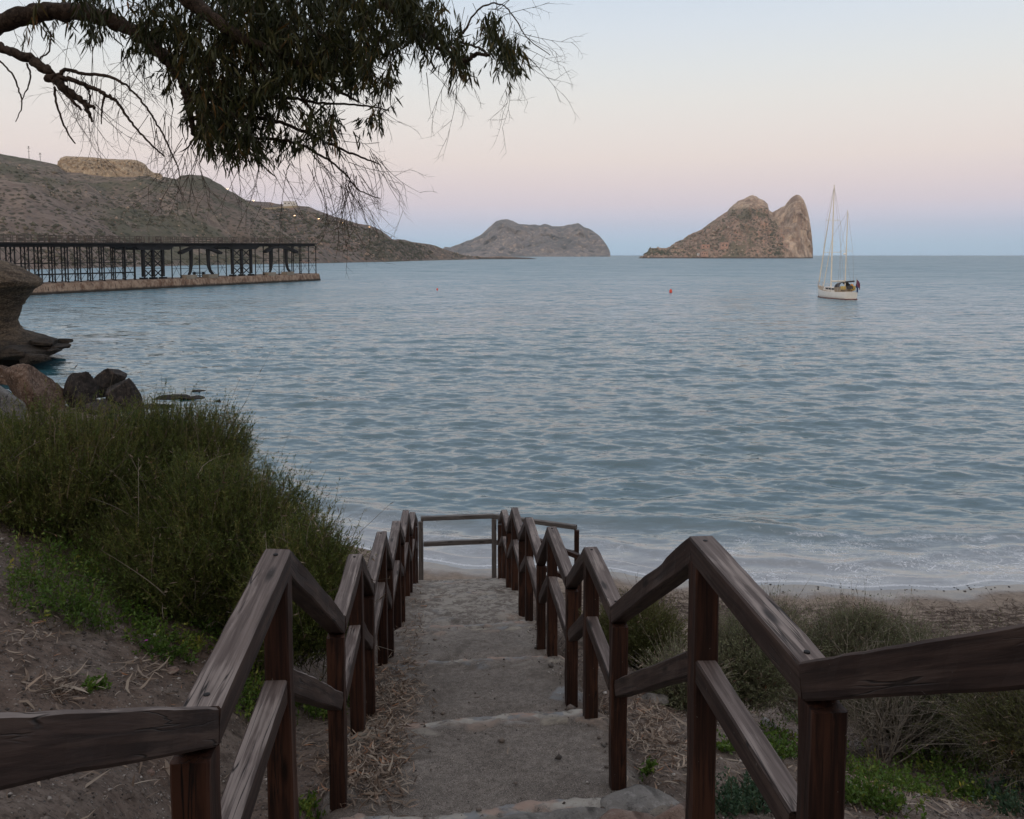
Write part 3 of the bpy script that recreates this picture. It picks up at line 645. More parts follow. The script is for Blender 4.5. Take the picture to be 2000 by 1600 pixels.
for d in (.35, 8.25):
    for hgt in (.35, .8, 1.25):
        rl.bar(pp(L0, d, pz(L0) + .73 + hgt), pp(L1 - .2, d, pz(L1) + .73 + hgt), .07)
    l = L0
    while l < L1:
        rl.bar(pp(l, d, pz(l) + .7), pp(l, d, pz(l) + 2.0), .10); l += 1.25
pb(rl, 'railing', M_irail)
# ore chutes and wagons standing as frames along the deck
for px in (30, 70, 92, 130, 162, 205, 262, 300, 355, 422, 447, 470, 486, 512, 540, 577):
    ch_ = MB(); l = solve(px, 4.3, 10); z = pz(l) + .75
    for dx in (-.7, .7):
        ch_.bar(pp(l + dx, 3, z), pp(l + dx, 3, z + 1.25), .16)
    ch_.bar(pp(l - .7, 3, z + 1.25), pp(l + .7, 3, z + 1.25), .2); ch_.bar(pp(l - .6, 3, z + .5), pp(l + .6, 3, z + .5), .5, .5)
    pb(ch_, 'deck_frame', M_irail)
W3 = (1.4, 4.35, 7.3)
brace = MB(); prev = None
def column(l, d, r=.14, z1=None):
    mb = MB(); zt = z1 or pz(l) - .02
    mb.tube([pp(l, d, 1.85), pp(l, d, 2.1), pp(l, d, 2.15), pp(l, d, 5.3), pp(l, d, 5.35), pp(l, d, 5.6), pp(l, d, 5.65), pp(l, d, zt - .5), pp(l, d, zt)], [r * 2, r * 1.7, r, r, r * 1.45, r * 1.45, r, r, r * 1.8], 8)
    pb(mb, 'column', M_iron)
groups_ = [(-100, -92, -84), (-72, -64, -56), (-44, -36, -28), (-16, -7, 1), (13, 22, 30), (42, 49.5, 57), (68, 75.5, 82), (96, 102, 107.5), (121, 127.5, 133), (146.5, 152, 157.5), (171, 176, 180.5), (194.5, 199, 203.5), (217.5, 221, 225), (240, 243, 245), (262, 263, 264)]
lb_ = []
for tr in groups_:
    row = [solve(px, d) for px, d in zip(reversed(tr), W3)]; lb_.append(row)
    for l, d in zip(row, W3): column(l, d, .12)
for i, row in enumerate(lb_):
    for z in (3.4, 5.45): brace.bar(pp(row[0], W3[0], z), pp(row[2], W3[2], z), .10)
    brace.bar(pp(row[0], W3[0], 2.2), pp(row[2], W3[2], 5.4), .06).bar(pp(row[2], W3[2], 2.2), pp(row[0], W3[0], 5.4), .06)
    brace.bar(pp(row[0], W3[0], 5.5), pp(row[2], W3[2], 8.2), .06).bar(pp(row[2], W3[2], 5.5), pp(row[0], W3[0], 8.2), .06)
    if i:
        for q, d in enumerate(W3):
            k, l = lb_[i - 1][q], row[q]
            for z in (3.4, 5.45): brace.bar(pp(k, d, z), pp(l, d, z), .10)
        k, l, d = lb_[i - 1][0], row[0], W3[0]
        brace.bar(pp(k, d, 2.2), pp(l, d, 5.4), .05).bar(pp(l, d, 2.2), pp(k, d, 5.4), .05).bar(pp(k, d, 5.5), pp(l, d, 8.2), .05).bar(pp(l, d, 5.5), pp(k, d, 8.2), .05)
pb(brace, 'bracing', M_iron)
def tower(pxs):
    brace = MB()
    lt = [solve(p, 1.6) for p in pxs]
    for l in lt:
        for d in (1.6,):
            mb = MB().box(pp(l, d, (2 + pz(l) - .5) / 2 + .9), (.55, .55, pz(l) - .55 - 1.9 + .8), math.atan2(a2.y, a2.x)); mb.box(pp(l, d, 2.1), (1.15, 1.15, .5), math.atan2(a2.y, a2.x)); pb(mb, 'tower_leg', M_iron)
    for k, l in zip(lt[:-1], lt[1:]):
        for d in (1.6,):
            n = 3; zs = np.linspace(2.2, pz(l) - .6, n + 1)
            for z0, z1 in zip(zs[:-1], zs[1:]):
                brace.bar(pp(k, d, z0), pp(l, d, z1), .17).bar(pp(l, d, z0), pp(k, d, z1), .17).bar(pp(k, d, z1), pp(l, d, z1), .12)
    pb(brace, 'bracing', M_iron)
    lm = (lt[0] + lt[-1]) / 2; hw = (lt[-1] - lt[0]) / 2 + 2.6; cp = MB(); z = pz(lm)
    pr = [(-hw, z - .02), (-hw + 1.3, z - .75), (hw - 1.3, z - .75), (hw, z - .02)]
    vs = [pp(lm + q[0], d, q[1]) for d in (.9, 7.7) for q in pr]
    cp.add(vs, [(0, 1, 2, 3), (7, 6, 5, 4), (0, 4, 5, 1), (1, 5, 6, 2), (2, 6, 7, 3), (3, 7, 4, 0)]); pb(cp, 'tower_cap', M_iron)
tower((280, 299, 318)); tower((454, 472, 490))
cols2 = [(336, 1), (353, 1), (390, 1), (426, 1), (442, 1), (499, 1), (515, 1), (545, 2), (573, 2), (588, 2), (603, 2), (617, 1)]
pl = None; brace = MB()
for px, n in cols2:
    l = solve(px, W3[0]); 
    for d in W3[:n] if n == 1 else (W3[0], W3[1]): column(l, d, .13)
    if pl is not None and l - pl < 9:
        for z in (3.4, 5.45): brace.bar(pp(pl, W3[0], z + .6), pp(l, W3[0], z + .6), .09)
        brace.bar(pp(pl, W3[0], 2.2), pp(l, W3[0], 5.9), .05).bar(pp(l, W3[0], 2.2), pp(pl, W3[0], 5.9), .05)
    pl = l
pb(brace, 'bracing', M_iron)
# loaders: two bowed legs on plinths under a pair of drooping chute wings
M_plinth = simple('plinth_concrete', (.25, .22, .18), .9, .2, .6)
for la, lb2, wl_, wr2 in [(373, 408, 351, 430), (530, 560, 517, 579)]:
    l1 = solve(la, .7); l2 = solve(lb2, .7); lm = (l1 + l2) / 2; z = pz(lm)
    for l, sg in ((l1, -1), (l2, 1)):
        foot_ = 1.3 if sg > 0 else .7
        lg = MB(); lg.tube([pp(l + sg * foot_, .7, 2.6), pp(l + sg * foot_ * .35, .7, 3.3), pp(l, .7, 4.4), pp(l - sg * .15, .7, 6), pp(l - sg * .1, .7, z - .2)], [.30, .34, .40, .42, .5], 6); pb(lg, 'loader_leg', M_iron)
        pbx = MB().box(pp(l + sg * foot_ * .6, 1.0, 2.2), (3.0, 1.8, .85), math.atan2(a2.y, a2.x)); pb(pbx, 'plinth', M_plinth)
    le = solve(wl_, .5, 7.6); re = solve(wr2, .5, 7.6)
    for e_, i_ in ((le, l1), (re, l2)):
        wgm = MB(); ptsw = [(e_, z - 1.55), (e_ + (i_ - e_) * .5, z - .95), (i_, z - .45), (lm, z - .25)]
        for (x0, z0), (x1, z1) in zip(ptsw[:-1], ptsw[1:]): wgm.bar(pp(x0, .5, z0), pp(x1, .5, z1), 1.2, .55)
        pb(wgm, 'loader_wing', M_iron)
bn = MB(); l = solve(390, 2.2, 2.4)
for z in (2.35, 2.8, 3.1): bn.box(pp(l, 2.4, z), (3.4, .8, .12), math.atan2(a2.y, a2.x))
for dx in (-1.4, 1.4): bn.box(pp(l + dx, 2.4, 2.5), (.2, .6, 1.3), math.atan2(a2.y, a2.x))
pb(bn, 'loading_rack', M_iron)

# ---------------------------------------------------------------- ketch at anchor
M_hull = simple('hull_white', (.78, .77, .74), .35, .04, 2); M_boot = simple('boot_stripe', (.16, .05, .035), .6, .2, 2); M_teak = simple('deck_teak', (.36, .29, .21), .7, .15, 3)
M_mast = simple('mast_cream', (.72, .68, .60), .4, .05, 2); M_canvas = simple('dark_canvas', (.06, .06, .065), .9, .2, 2); M_orange = simple('ring_orange', (.75, .30, .03), .6, .1, 2)
M_wire = simple('rigging_wire', (.42, .38, .36), .5, .1, 1); M_yel = simple('yellow_canvas', (.62, .45, .12), .8, .1, 2); M_blue = simple('blue_cloth', (.03, .06, .16), .8, .2, 2); M_flag = simple('flag_purple', (.16, .06, .10), .9, .3, 2)
bp = P(1631, 584, zsea(582.5)); 
ket = empty('sailing_boat', (bp.x, bp.y, 0), 'white two-masted sailing boat at anchor with bare masts', 'sailboat', None, R(99)); ket.scale = (.82, .82, 1)
S = [(-5.7, 1.25, 1.25), (-5.0, 1.5, 1.2), (-3.5, 1.8, 1.12), (-1.5, 2.0, 1.1), (0.5, 2.0, 1.15), (2.5, 1.75, 1.3), (4.2, 1.2, 1.5), (5.6, .55, 1.72), (6.4, .08, 1.9)]
hm = MB(); nv = 9; V = []
for i, (x, b_, sh) in enumerate(S):
    for k in range(nv):
        a = k / (nv - 1) * math.pi; cy_ = math.cos(a); sy_ = math.sin(a)
        yy = b_ * (1 if cy_ > 0 else -1) * abs(cy_) ** .55; zz = sh - (sh + .35) * sy_ ** .75
        rake = (-.25 * (1 - (zz / sh)) if i == 0 else (-.9 * (1 - (zz / sh)) if i == len(S) - 1 else 0)) * (1 if i else -1)
        V.append((x + rake, yy, zz))
Fc = [(i * nv + k, i * nv + k + 1, (i + 1) * nv + k + 1, (i + 1) * nv + k) for i in range(len(S) - 1) for k in range(nv - 1)]
hm.add(V, Fc); hm.add(V[:nv], [tuple(range(nv))])
hm.build('hull', M_hull, ket, True)
bt = MB(); wl2 = [(x * .985, b_ * .985) for x, b_, s in S]
bt.add([(x, y * 1.02, z) for x, y in wl2 for z in (-.12, .12)] + [(x, -y * 1.02, z) for x, y in wl2 for z in (-.12, .12)],
       [(2 * i, 2 * i + 1, 2 * i + 3, 2 * i + 2) for i in range(len(S) - 1)] + [(18 + 2 * i, 18 + 2 * i + 2, 18 + 2 * i + 3, 18 + 2 * i + 1) for i in range(len(S) - 1)] + [(0, 18, 19, 1)])
bt.build('boot_stripe', M_boot, ket)
dm = MB(); dm.add([(x, b_ * .97, s - .06) for x, b_, s in S] + [(x, -b_ * .97, s - .06) for x, b_, s in S], [(i, i + 9, i + 10, i + 1) for i in range(8)]); dm.build('deck', M_teak, ket)
cb = MB(); cb.add([(x, y, z) for (x, y, z) in [(-1.6, 1.15, 1.0), (3.2, .85, 1.2), (3.2, -.85, 1.2), (-1.6, -1.15, 1.0), (-1.6, 1.0, 1.85), (2.8, .7, 1.75), (2.8, -.7, 1.75), (-1.6, -1.0, 1.85)]], [(4, 5, 6, 7)[::-1], (0, 1, 5, 4), (1, 2, 6, 5), (2, 3, 7, 6), (3, 0, 4, 7)])
cabn = cb.build('cabin', M_hull, ket)
for sx in (-.9, .3, 1.5):
    for sy in (-1, 1): MB().box((sx, sy * (1.03 - .06 * sx), 1.5), (.7, .12, .28)).build('porthole', M_glass, cabn)
hd = MB(); 
for i in range(6):
    a0 = math.pi * i / 6; a1_ = math.pi * (i + 1) / 6
    hd.add([(-1.5, math.cos(a0) * 1.15, 1.8 + math.sin(a0) * .75), (-1.5, math.cos(a1_) * 1.15, 1.8 + math.sin(a1_) * .75), (-3.3, math.cos(a1_) * 1.2, 1.9 + math.sin(a1_) * .85), (-3.3, math.cos(a0) * 1.2, 1.9 + math.sin(a0) * .85)], [(0, 1, 2, 3)])
hd.build('spray_hood', M_canvas, ket)
MB().box((-2.6, 0, 1.5), (2.4, 2.2, .8)).build('cockpit', M_teak, ket)
MB().tube([(1.6, 0, 1.2), (1.55, 0, 10), (1.5, 0, 18.3)], [.14, .13, .09], 8).build('main_mast', M_mast, ket)
MB().tube([(-3.3, 0, 1.0), (-3.4, 0, 8), (-3.5, 0, 14.0)], [.11, .10, .07], 8).build('mizzen_mast', M_mast, ket)
MB().tube([(1.4, 0, 2.7), (-2.9, 0, 2.8)], .16, 8).build('main_boom', M_mast, ket); MB().tube([(-3.4, 0, 2.7), (-6.3, 0, 2.9)], .13, 8).build('mizzen_boom', M_canvas, ket)
for x, z, s in ((1.55, 12.6, 1.5), (1.58, 7.4, 1.9), (-3.45, 7.6, 1.3)): MB().bar((x, -s, z), (x, s, z), .07).build('spreader', M_mast, ket)
rg = MB()
for a, c_, r_ in [((6.2, 0, 1.9), (1.5, 0, 18.1), .03), ((1.5, 0, 18.2), (-5.8, 0, 1.3), .018), ((-3.5, 0, 13.9), (1.5, 0, 10), .02), ((1.5, 1.5, 12.6), (1.5, 0, 18.1), .02), ((1.5, -1.5, 12.6), (1.5, 0, 18.1), .02), ((1.58, 1.9, 7.4), (1.5, 1.5, 12.6), .02), ((1.58, -1.9, 7.4), (1.5, -1.5, 12.6), .02), ((1.58, 1.9, 7.4), (1.4, 1.9, 1.1), .02), ((1.58, -1.9, 7.4), (1.4, -1.9, 1.1), .02),
                  ((-3.5, 1.3, 7.6), (-3.5, 0, 13.9), .02), ((-3.5, -1.3, 7.6), (-3.5, 0, 13.9), .02), ((-3.5, 1.3, 7.6), (-3.6, 1.7, 1.1), .02), ((-3.5, -1.3, 7.6), (-3.6, -1.7, 1.1), .02), ((-3.0, 0, 2.8), (1.5, 0, 17.9), .02)]:
    rg.tube([a, c_], r_, 4)
rg.build('rigging', M_wire, ket)
MB().tube([(6.0, 0, 2.5), (3.9, 0, 10.2), (1.9, 0, 16.6)], [.12, .10, .05], 6).build('furled_jib', M_mast, ket)
MB().tube([(4.4, 0, 1.7), (1.75, 0, 9.5)], [.1, .05], 6).build('furled_staysail', M_mast, ket)
MB().tube([(-3.05, 0, 7.0), (-3.05, 0, 7.12), (-3.05, 0, 7.3)], [.35, .4, .2], 10).build('radar_dome', M_hull, ket)
pr_ = MB()
for sy in (-1, 1):
    ps = [(x, sy * b_ * .95, s + .62) for x, b_, s in S]; pr_.tube(ps, .025, 4); pr_.tube([(q[0], q[1], q[2] - .3) for q in ps], .02, 4)
    for q in ps: pr_.bar(q, (q[0], q[1], q[2] - .66), .04)
pr_.build('guard_rail', M_wire, ket)
rn = MB(); rn.tube([(-3.0, -1.75 + .0, 1.75 + 0) if False else (-2.6 + .42 * math.cos(a), -1.85, 1.75 + .5 * math.sin(a)) for a in np.linspace(0, 2 * math.pi, 13)], .16, 6, cap=False); rn.build('lifebuoy', M_orange, ket)
MB().box((-4.6, -.9, 1.75), (.9, .5, .7)).box((-4.2, .9, 1.8), (.8, .6, .5)).build('stern_locker', M_yel, ket)
MB().box((-5.2, .2, 1.9), (.7, .9, .5)).build('stern_seat', M_canvas, ket)
ob = MB(); ob.box((-5.95, -.95, 2.2), (.5, .4, .7)); ob.box((-5.95, -.95, 1.6), (.2, .2, .9)); ob.build('outboard_motor', M_blue, ket)
fl = MB(); fl.tube([(-5.7, -.6, 1.3), (-6.2, -.6, 3.4)], .03, 5); fo = fl.build('flagstaff', M_mast, ket)
f_ = MB(); V = []
for i in range(6):
    for j in range(2): V.append((-6.15 - .12 * i, -.6 - .22 * i * .4 + .08 * math.sin(i * 1.7), 3.3 - j * 1.0 - .16 * i))
f_.add(V, [(2 * i, 2 * i + 1, 2 * i + 3, 2 * i + 2) for i in range(5)]); f_.build('flag', M_flag, fo)
# red mooring buoy
bq = P(1310, 571, zsea(572)); by_ = MB(); by_.tube([(0, 0, -.3), (0, 0, .05), (0, 0, .35), (0, 0, .6), (0, 0, .7)], [.14, .26, .28, .16, .03], 10)
bo = by_.build('buoy', simple('buoy_red', (.65, .08, .05), .5, .1, 2), None, True); bo.location = (bq.x, bq.y, 0); tag(bo, 'small red mooring buoy floating left of the sailing boat', 'buoy')
bq = P(854, 566, zsea(567)); bo2 = bo.copy(); COL.objects.link(bo2); bo2.location = (bq.x, bq.y, 0); bo2.scale = (.6, .6, .6); tag(bo2, 'tiny orange buoy floating in open water below the cape', 'buoy')

# ---------------------------------------------------------------- wooden handrails
def beam_obj(name, p0, p1, wd, ht, mats, parent, m0=0., m1=0., topmat=True, seed=0, side=None, notch=None):
    """beam of real section from p0 to p1 (centre line of the top face); m0, m1 = horizontal mitre offsets per metre of height"""
    p0 = Vector(p0); p1 = Vector(p1); d = p1 - p0; L = d.length; x = d / L
    y = Vector((0, 0, 1)).cross(x)
    y = y.normalized() if y.length > .05 else Vector(side or (0, 1, 0))
    z = x.cross(y).normalized()
    nseg = max(4, int(L / .05)); bm = bmesh.new(); rings = []
    c = .006
    sec = [(-wd / 2 + c, 0), (wd / 2 - c, 0), (wd / 2, -c), (wd / 2, -ht / 2), (wd / 2, -ht + c), (wd / 2 - c, -ht), (-wd / 2 + c, -ht), (-wd / 2, -ht + c), (-wd / 2, -ht / 2), (-wd / 2, -c)]
    for i in range(nseg + 1):
        f = i / nseg; r = []
        for (yy, zz) in sec:
            xx = f * L + (1 - f) * m0 * (-zz) + f * m1 * (-zz)
            q = np.array([xx * 3 + seed * 7.1, yy * 22, zz * 22]); j = .0035 * float(vn(q, seed)) + .0018 * float(vn(q * np.array([4, 2, 2]), seed + 1))
            zz2 = zz + j
            if notch and zz > -ht * .4:
                zz2 -= notch[1] * math.exp(-((xx - notch[0]) / notch[2]) ** 2)
            r.append(bm.verts.new((xx - L / 2, yy + j * (1 if yy > 0 else -1), zz2 + ht / 2)))
        rings.append(r)
    n = len(sec)
    for i in range(nseg):
        for k in range(n):
            fc = bm.faces.new((rings[i][k], rings[i][(k + 1) % n], rings[i + 1][(k + 1) % n], rings[i + 1][k]))
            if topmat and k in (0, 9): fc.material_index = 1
    bm.faces.new(list(reversed(rings[0]))); bm.faces.new(rings[-1])
    bmesh.ops.recalc_face_normals(bm, faces=bm.faces)
    me = bpy.data.meshes.new(name); bm.to_mesh(me); bm.free()
    o = link(name, me, mats, None)
    M4 = Matrix((x, y, z)).transposed().to_4x4(); M4.translation = (p0 + p1) / 2 - z * ht / 2
    if parent:
        o.parent = parent; o.matrix_local = parent.matrix_world.inverted() @ M4 if False else Matrix.Translation(-parent.location) @ M4
    else: o.matrix_world = M4
    return o
ND0 = [(-2.2, 7.35, 0), (-.9, 6.87, 0), (.42, 6.86, 1), (1.88, 5.97, 1), (2.80, 5.965, 1), (4.20, 5.07, 1), (5.05, 5.085, 1), (5.85, 4.555, 1), (7.00, 4.545, 1), (7.80, 3.965, 1), (9.00, 3.96, 1), (9.88, 3.455, 1), (10.98, 3.44, 1), (12.02, 2.80, 1), (13.05, 2.735, 1), (14.10, 2.225, 1)]
RW = .092
def handrail(v, label, leans, seed):
    ND = list(ND0)
    if v < 0: ND[2] = (.42, 6.77, 1); ND[3] = (1.90, 5.91, 1); ND[1] = (-.9, 6.78, 0)
    sg = 1 if v > 0 else -1
    root = empty('handrail', (*xy(3.0, v), float(zg(*xy(3.0, v)))), label, 'handrail', 'wooden zigzag handrails of the stairs')
    def W(u, z, dv=0): a, c = xy(u, v + dv); return Vector((a, c, z))
    k = len(ND)
    sl = [(ND[i + 1][1] - ND[i][1]) / (ND[i + 1][0] - ND[i][0]) for i in range(k - 1)]
    for i in range(k - 1):
        (u0, z0, _), (u1, z1, _) = ND[i], ND[i + 1]
        if i == k - 2 and False: continue
        th = math.atan(sl[i])
        def mit(j):   # mitre at node j: along-beam offset per metre below the top face
            if j <= 0 or j >= k - 1: return 0.
            t0, t1 = math.atan(sl[j - 1]), math.atan(sl[j]); bis = (t0 + t1) / 2
            return math.tan(bis - th)
        a = W(u0, z0); c = W(u1, z1)
        lv = abs(sl[i]) < .2
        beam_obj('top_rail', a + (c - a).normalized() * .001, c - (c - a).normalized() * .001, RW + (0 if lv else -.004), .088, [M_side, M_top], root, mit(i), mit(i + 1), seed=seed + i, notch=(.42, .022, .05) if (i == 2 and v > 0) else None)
    for j in range(2, k):
        u, zt, _ = ND[j]; gz = float(ztop(*xy(u, v)));
        t0 = sl[j - 1]; t1 = sl[min(j, k - 2)]
        steep = min(t0, t1)
        drop = .088 / math.cos(math.atan((t0 + t1) / 2)) + .003
        ln = leans[j % len(leans)] * .5
        b0 = W(u, gz - .15, 0) ; 
        top = W(u, zt - drop + .012)
        bot = W(u + ln * .01, gz - .2, ln * .02)
        beam_obj('post', bot, top, .088, .088, [M_post, M_post], root, topmat=False, seed=seed + 40 + j, side=(TN[0], TN[1], 0)).location += Vector((TS[0], TS[1], 0)) * -.0
    for j in range(2, min(k, 9)):
        u, zt, _ = ND[j]; du = .05 if sl[min(j, k - 2)] > -.2 else -.05
        zz = zt + (sl[j] if du > 0 and j < k - 1 else sl[j - 1]) * du
        bl = MB(); c0_ = W(u + du, zz); bl.tube([c0_ + Vector((0, 0, -.004)), c0_ + Vector((0, 0, .0035)), c0_ + Vector((0, 0, .005))], [.0085, .0085, .004], 8)
        bo_ = bl.build('bolt_head', M_dark, root, origin=root.location); bo_.location = (0, 0, 0)
    for j in range(2, k - 1):
        (u0, z0, _), (u1, z1, _) = ND[j], ND[j + 1]
        s_ = sl[j]; a = W(u0 + .047, z0 - .43 + s_ * .047); c = W(u1 - .047, z1 - .43 - s_ * .047)
        mt_ = math.tan(math.atan(s_))
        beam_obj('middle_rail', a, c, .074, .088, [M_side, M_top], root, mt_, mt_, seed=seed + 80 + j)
    return root
handrail(.925, 'brown wooden zigzag handrail along the right side of the stairs', [.4, -.5, .3, .2], 100)
handrail(-.60, 'brown wooden zigzag handrail along the left side of the stairs, beside the big bush', [.8, -.4, 1.0, -.6], 300)
# fence round the foot landing
pA = P(822, 1009, 14.75); pB = P(965, 1004, 15.0); pC = P(1126, 1026, 14.35)
zt = 2.24
fen = empty('landing_fence', (pB.x, pB.y, 1.0), 'grey-brown timber fence closing the foot of the stairs above the beach', 'fence')
def fl_(p, z): return Vector((p.x, p.y, z))
M_g2 = wood('greyed_fence_wood', (.085, .075, .070), (.17, .155, .148), (.25, .23, .22), .4)
zA, zB, zC = pA.z, pB.z, pC.z
beam_obj('top_rail', fl_(pA, zA), fl_(pB, zB), .085, .075, [M_g2, M_g2], fen, seed=501)
beam_obj('top_rail', fl_(pB, zB - .002), fl_(pC, zC), .082, .078, [M_g2, M_g2], fen, seed=502)
for i, p in enumerate((pA, pB, pC)):
    gz = max(float(zg(p.x, p.y)), .2) if i == 2 else min(float(ztop(np.array(p.x), np.array(p.y))), 1.05)
    beam_obj('post', Vector((p.x, p.y, gz - .25)), Vector((p.x, p.y, p.z - .08)), .085, .085, [M_g2 if i < 2 else M_post, M_post], fen, topmat=False, seed=510 + i, side=(1, 0, 0))
beam_obj('middle_rail', Vector((pA.x + .05, pA.y, zA - .48)), Vector((pB.x - .05, pB.y, zB - .48)), .07, .085, [M_g2, M_g2], fen, seed=520)
beam_obj('middle_rail', Vector((pB.x + .05, pB.y - .01, zB - .5)), Vector((pC.x - .05, pC.y + .01, zC - .47)), .06, .085, [M_g2, M_g2], fen, seed=521)
q0 = P(1036, 1046, 13.9); q1 = P(1131, 1083, 13.5)
fr2 = empty('side_stair_rail', (q1.x, q1.y, .6), 'short reddish rail going down to the right from the foot landing', 'handrail')
beam_obj('top_rail', q0, q1, .08, .08, [M_post, M_side], fr2, seed=530)
q2 = P(1050, 1100, 13.9); q3 = P(1126, 1132, 13.5)
beam_obj('middle_rail', q2, q3, .07, .08, [M_post, M_side], fr2, seed=531)
for i, q in enumerate((q0, q1)):
    beam_obj('post', Vector((q.x, q.y, float(zg(q.x, q.y)) - .2)), Vector((q.x, q.y, q.z - .085)), .085, .085, [M_post, M_post], fr2, topmat=False, seed=540 + i, side=(1, 0, 0))

# ---------------------------------------------------------------- rocks
def rock_mat(name, c0, c1, c2, sc_=1., strat=False, wet=False):
    m, t, b = mat(name); g = N(t); o = g.obj()
    v = g.map(o, (1, 1, 3.2), (.35, .2, 0)) if strat else o
    n1 = g.noise(v, 1.3 * sc_, 8, .72, .8); n2 = g.noise(v, 8 * sc_, 7, .75)
    c = g.mix(g.rng(n1, .4, .6), c0, c1); c = g.mix(g.rng(n2, .52, .64), c, c2); c = g.mix(g.rng(n2, .36, .46, .8, 0), c, tuple(x * .4 for x in c0))
    cr = g.noise(g.map(v, (1, 1, .6)), .9 * sc_, 3, .5, 1.2); c = g.mix(g.rng(g.math('ABSOLUTE', g.math('SUBTRACT', cr, .5)), .0, .02, .75, 0), c, tuple(x * .3 for x in c0))
    if wet: c = g.mix(g.rng(g.math('ADD', g.n('ShaderNodeSeparateXYZ', {0: o}).outputs[2], g.math('MULTIPLY', n1, 1.2)), 1.6, 2.8, .85, 0), c, (.018, .015, .012))
    setp(t, b, c, .85, g.bump(g.math('ADD', n1, g.math('MULTIPLY', n2, .5)), .9, .12 / sc_)); b.inputs['Specular IOR Level'].default_value = .25
    return m
def rock(name, c, size, mt, seed, label, cat='rock', group=None, sub=5, planes=9, amp=.05, rz=0, kind=None):
    r_ = np.random.default_rng(seed); bm = bmesh.new(); bmesh.ops.create_icosphere(bm, subdivisions=sub, radius=1)
    me = bpy.data.meshes.new(name); bm.to_mesh(me); bm.free()
    co = np.empty(len(me.vertices) * 3, np.float32); me.vertices.foreach_get('co', co); co = co.reshape(-1, 3).astype(float)
    nn = r_.normal(size=(planes, 3)); nn /= np.linalg.norm(nn, axis=1)[:, None]; dd = r_.uniform(.45, .82, planes)
    dp = co @ nn.T; rad = np.min(np.where(dp > .05, dd / np.maximum(dp, .05), 9), 1); rad = np.minimum(rad, 1.08)
    co2 = co * rad[:, None]
    co2 = co2 * (1 + amp * fbm(co2 * 2.2 + seed, seed, 5, .6)[:, None] + amp * .4 * fbm(co2 * 9, seed + 1, 3)[:, None])
    co2 = co2 * np.array(size) / 2
    me.vertices.foreach_set('co', co2.astype(np.float32).ravel()); me.update()
    o = link(name, me, mt, None, sub > 3); o.location = c; o.rotation_euler = (0, 0, rz); tag(o, label, cat, group, kind); return o
M_rdark = rock_mat('dark_boulder_rock', (.022, .019, .018), (.055, .043, .038), (.085, .066, .056), .8)
M_rora = rock_mat('orange_boulder_rock', (.085, .052, .036), (.165, .110, .082), (.25, .205, .175), 1.)
M_rgrey = rock_mat('grey_boulder_rock', (.13, .125, .12), (.22, .21, .20), (.28, .26, .24), 1.)
M_rwet = rock_mat('wet_shore_rock', (.018, .016, .014), (.045, .035, .028), (.07, .055, .04), 1.2)
M_rhead = rock_mat('headland_rock', (.050, .034, .022), (.125, .090, .058), (.24, .195, .145), .8, True, True)
# overhanging headland rock
zc = 52.
prof_r = [(505, -8), (510, 4), (516, 22), (525, 40), (533, 52), (541, 63), (548, 70), (556, 68), (563, 58), (575, 46), (588, 37), (600, 30), (615, 26), (630, 25), (642, 28), (652, 38), (660, 60), (668, 80), (676, 96), (690, 104), (702, 80), (712, 40)]
V = []; nA = 96
yy_ = np.linspace(505, 712, 90); xr = np.interp(yy_, [p[0] for p in prof_r], [p[1] for p in prof_r])
cx0 = (-170 - 1000) / F * zc
for y_, x_ in zip(yy_, xr):
    z_ = 7 - (y_ - 498) * zc * .000641; rx = (x_ - 1000) / F * zc - cx0
    for q in range(nA):
        a = 2 * math.pi * q / nA; V.append((cx0 + rx * math.cos(a), zc - .2 + (rx * .8) * math.sin(a), z_))
V = np.array(V); dirv = V - np.array([cx0, zc, 0]); dirv[:, 2] = 0; dirv /= np.linalg.norm(dirv, axis=1)[:, None] + 1e-6
ms = np.clip(np.abs(np.arctan2(dirv[:, 1], dirv[:, 0])) / .5, .25, 1)
sw = V * np.array([.5, .5, 1.7]) + np.array([0, 0, 0]); sw[:, 2] += V[:, 0] * .6
V = V + dirv * (ms * (.55 * fbm(V * .5, 61, 4, .6) - .35 + .45 * np.round(fbm(sw, 62, 4, .6) * 4) / 4 + .3 * fbm(sw * 3, 64, 4, .65)))[:, None]
V[:, 2] += .25 * fbm(V * .4, 63, 3) * (V[:, 2] > 3)
ff = []
for i in range(89):
    for q in range(nA): ff.append((i * nA + q, (i + 1) * nA + q, (i + 1) * nA + (q + 1) % nA, i * nA + (q + 1) % nA))
V = np.vstack([V, [[cx0, zc, V[:nA, 2].max() + .4]] * 2]); 
for q in range(nA): ff.append((len(V) - 1, q, (q + 1) % nA, len(V) - 2))
me = arr_mesh('overhanging_rock', V, np.array(ff))
tag(link('overhanging_rock', me, M_rhead, None, True), 'tall brown overhanging sea rock at the left edge, undercut above the water', 'rock')
zz_ = zsea(705)
def rk(name, px, py, zc_, wpx, hpx, mt, seed, label, group=None, dz=.6, sub=5, **k):
    s_ = zc_ / F; p = P(px, py, zc_); return rock(name, p, (wpx * s_, wpx * s_ * .9, hpx * s_), mt, seed, label, 'rock', group, sub, **k)
rk('rock_shelf', 40, 690, 50, 180, 48, M_rwet, 3, 'dark wet rock shelf at the foot of the overhanging rock', planes=30, amp=.12)
rk('rock_shelf', 85, 668, 51, 90, 22, M_rwet, 8, 'low dark ledge reaching into the surf in front of the overhanging rock', planes=30, amp=.15)
rk('sea_rock', 60, 700, 49, 70, 26, M_rwet, 6, 'jagged black rock between the ledge and the orange boulder', planes=12, amp=.15)
rk('sea_rock', 112, 676, 51, 52, 14, M_rwet, 9, 'low jagged black rock filling the gap at the end of the ledge', planes=14, amp=.2)
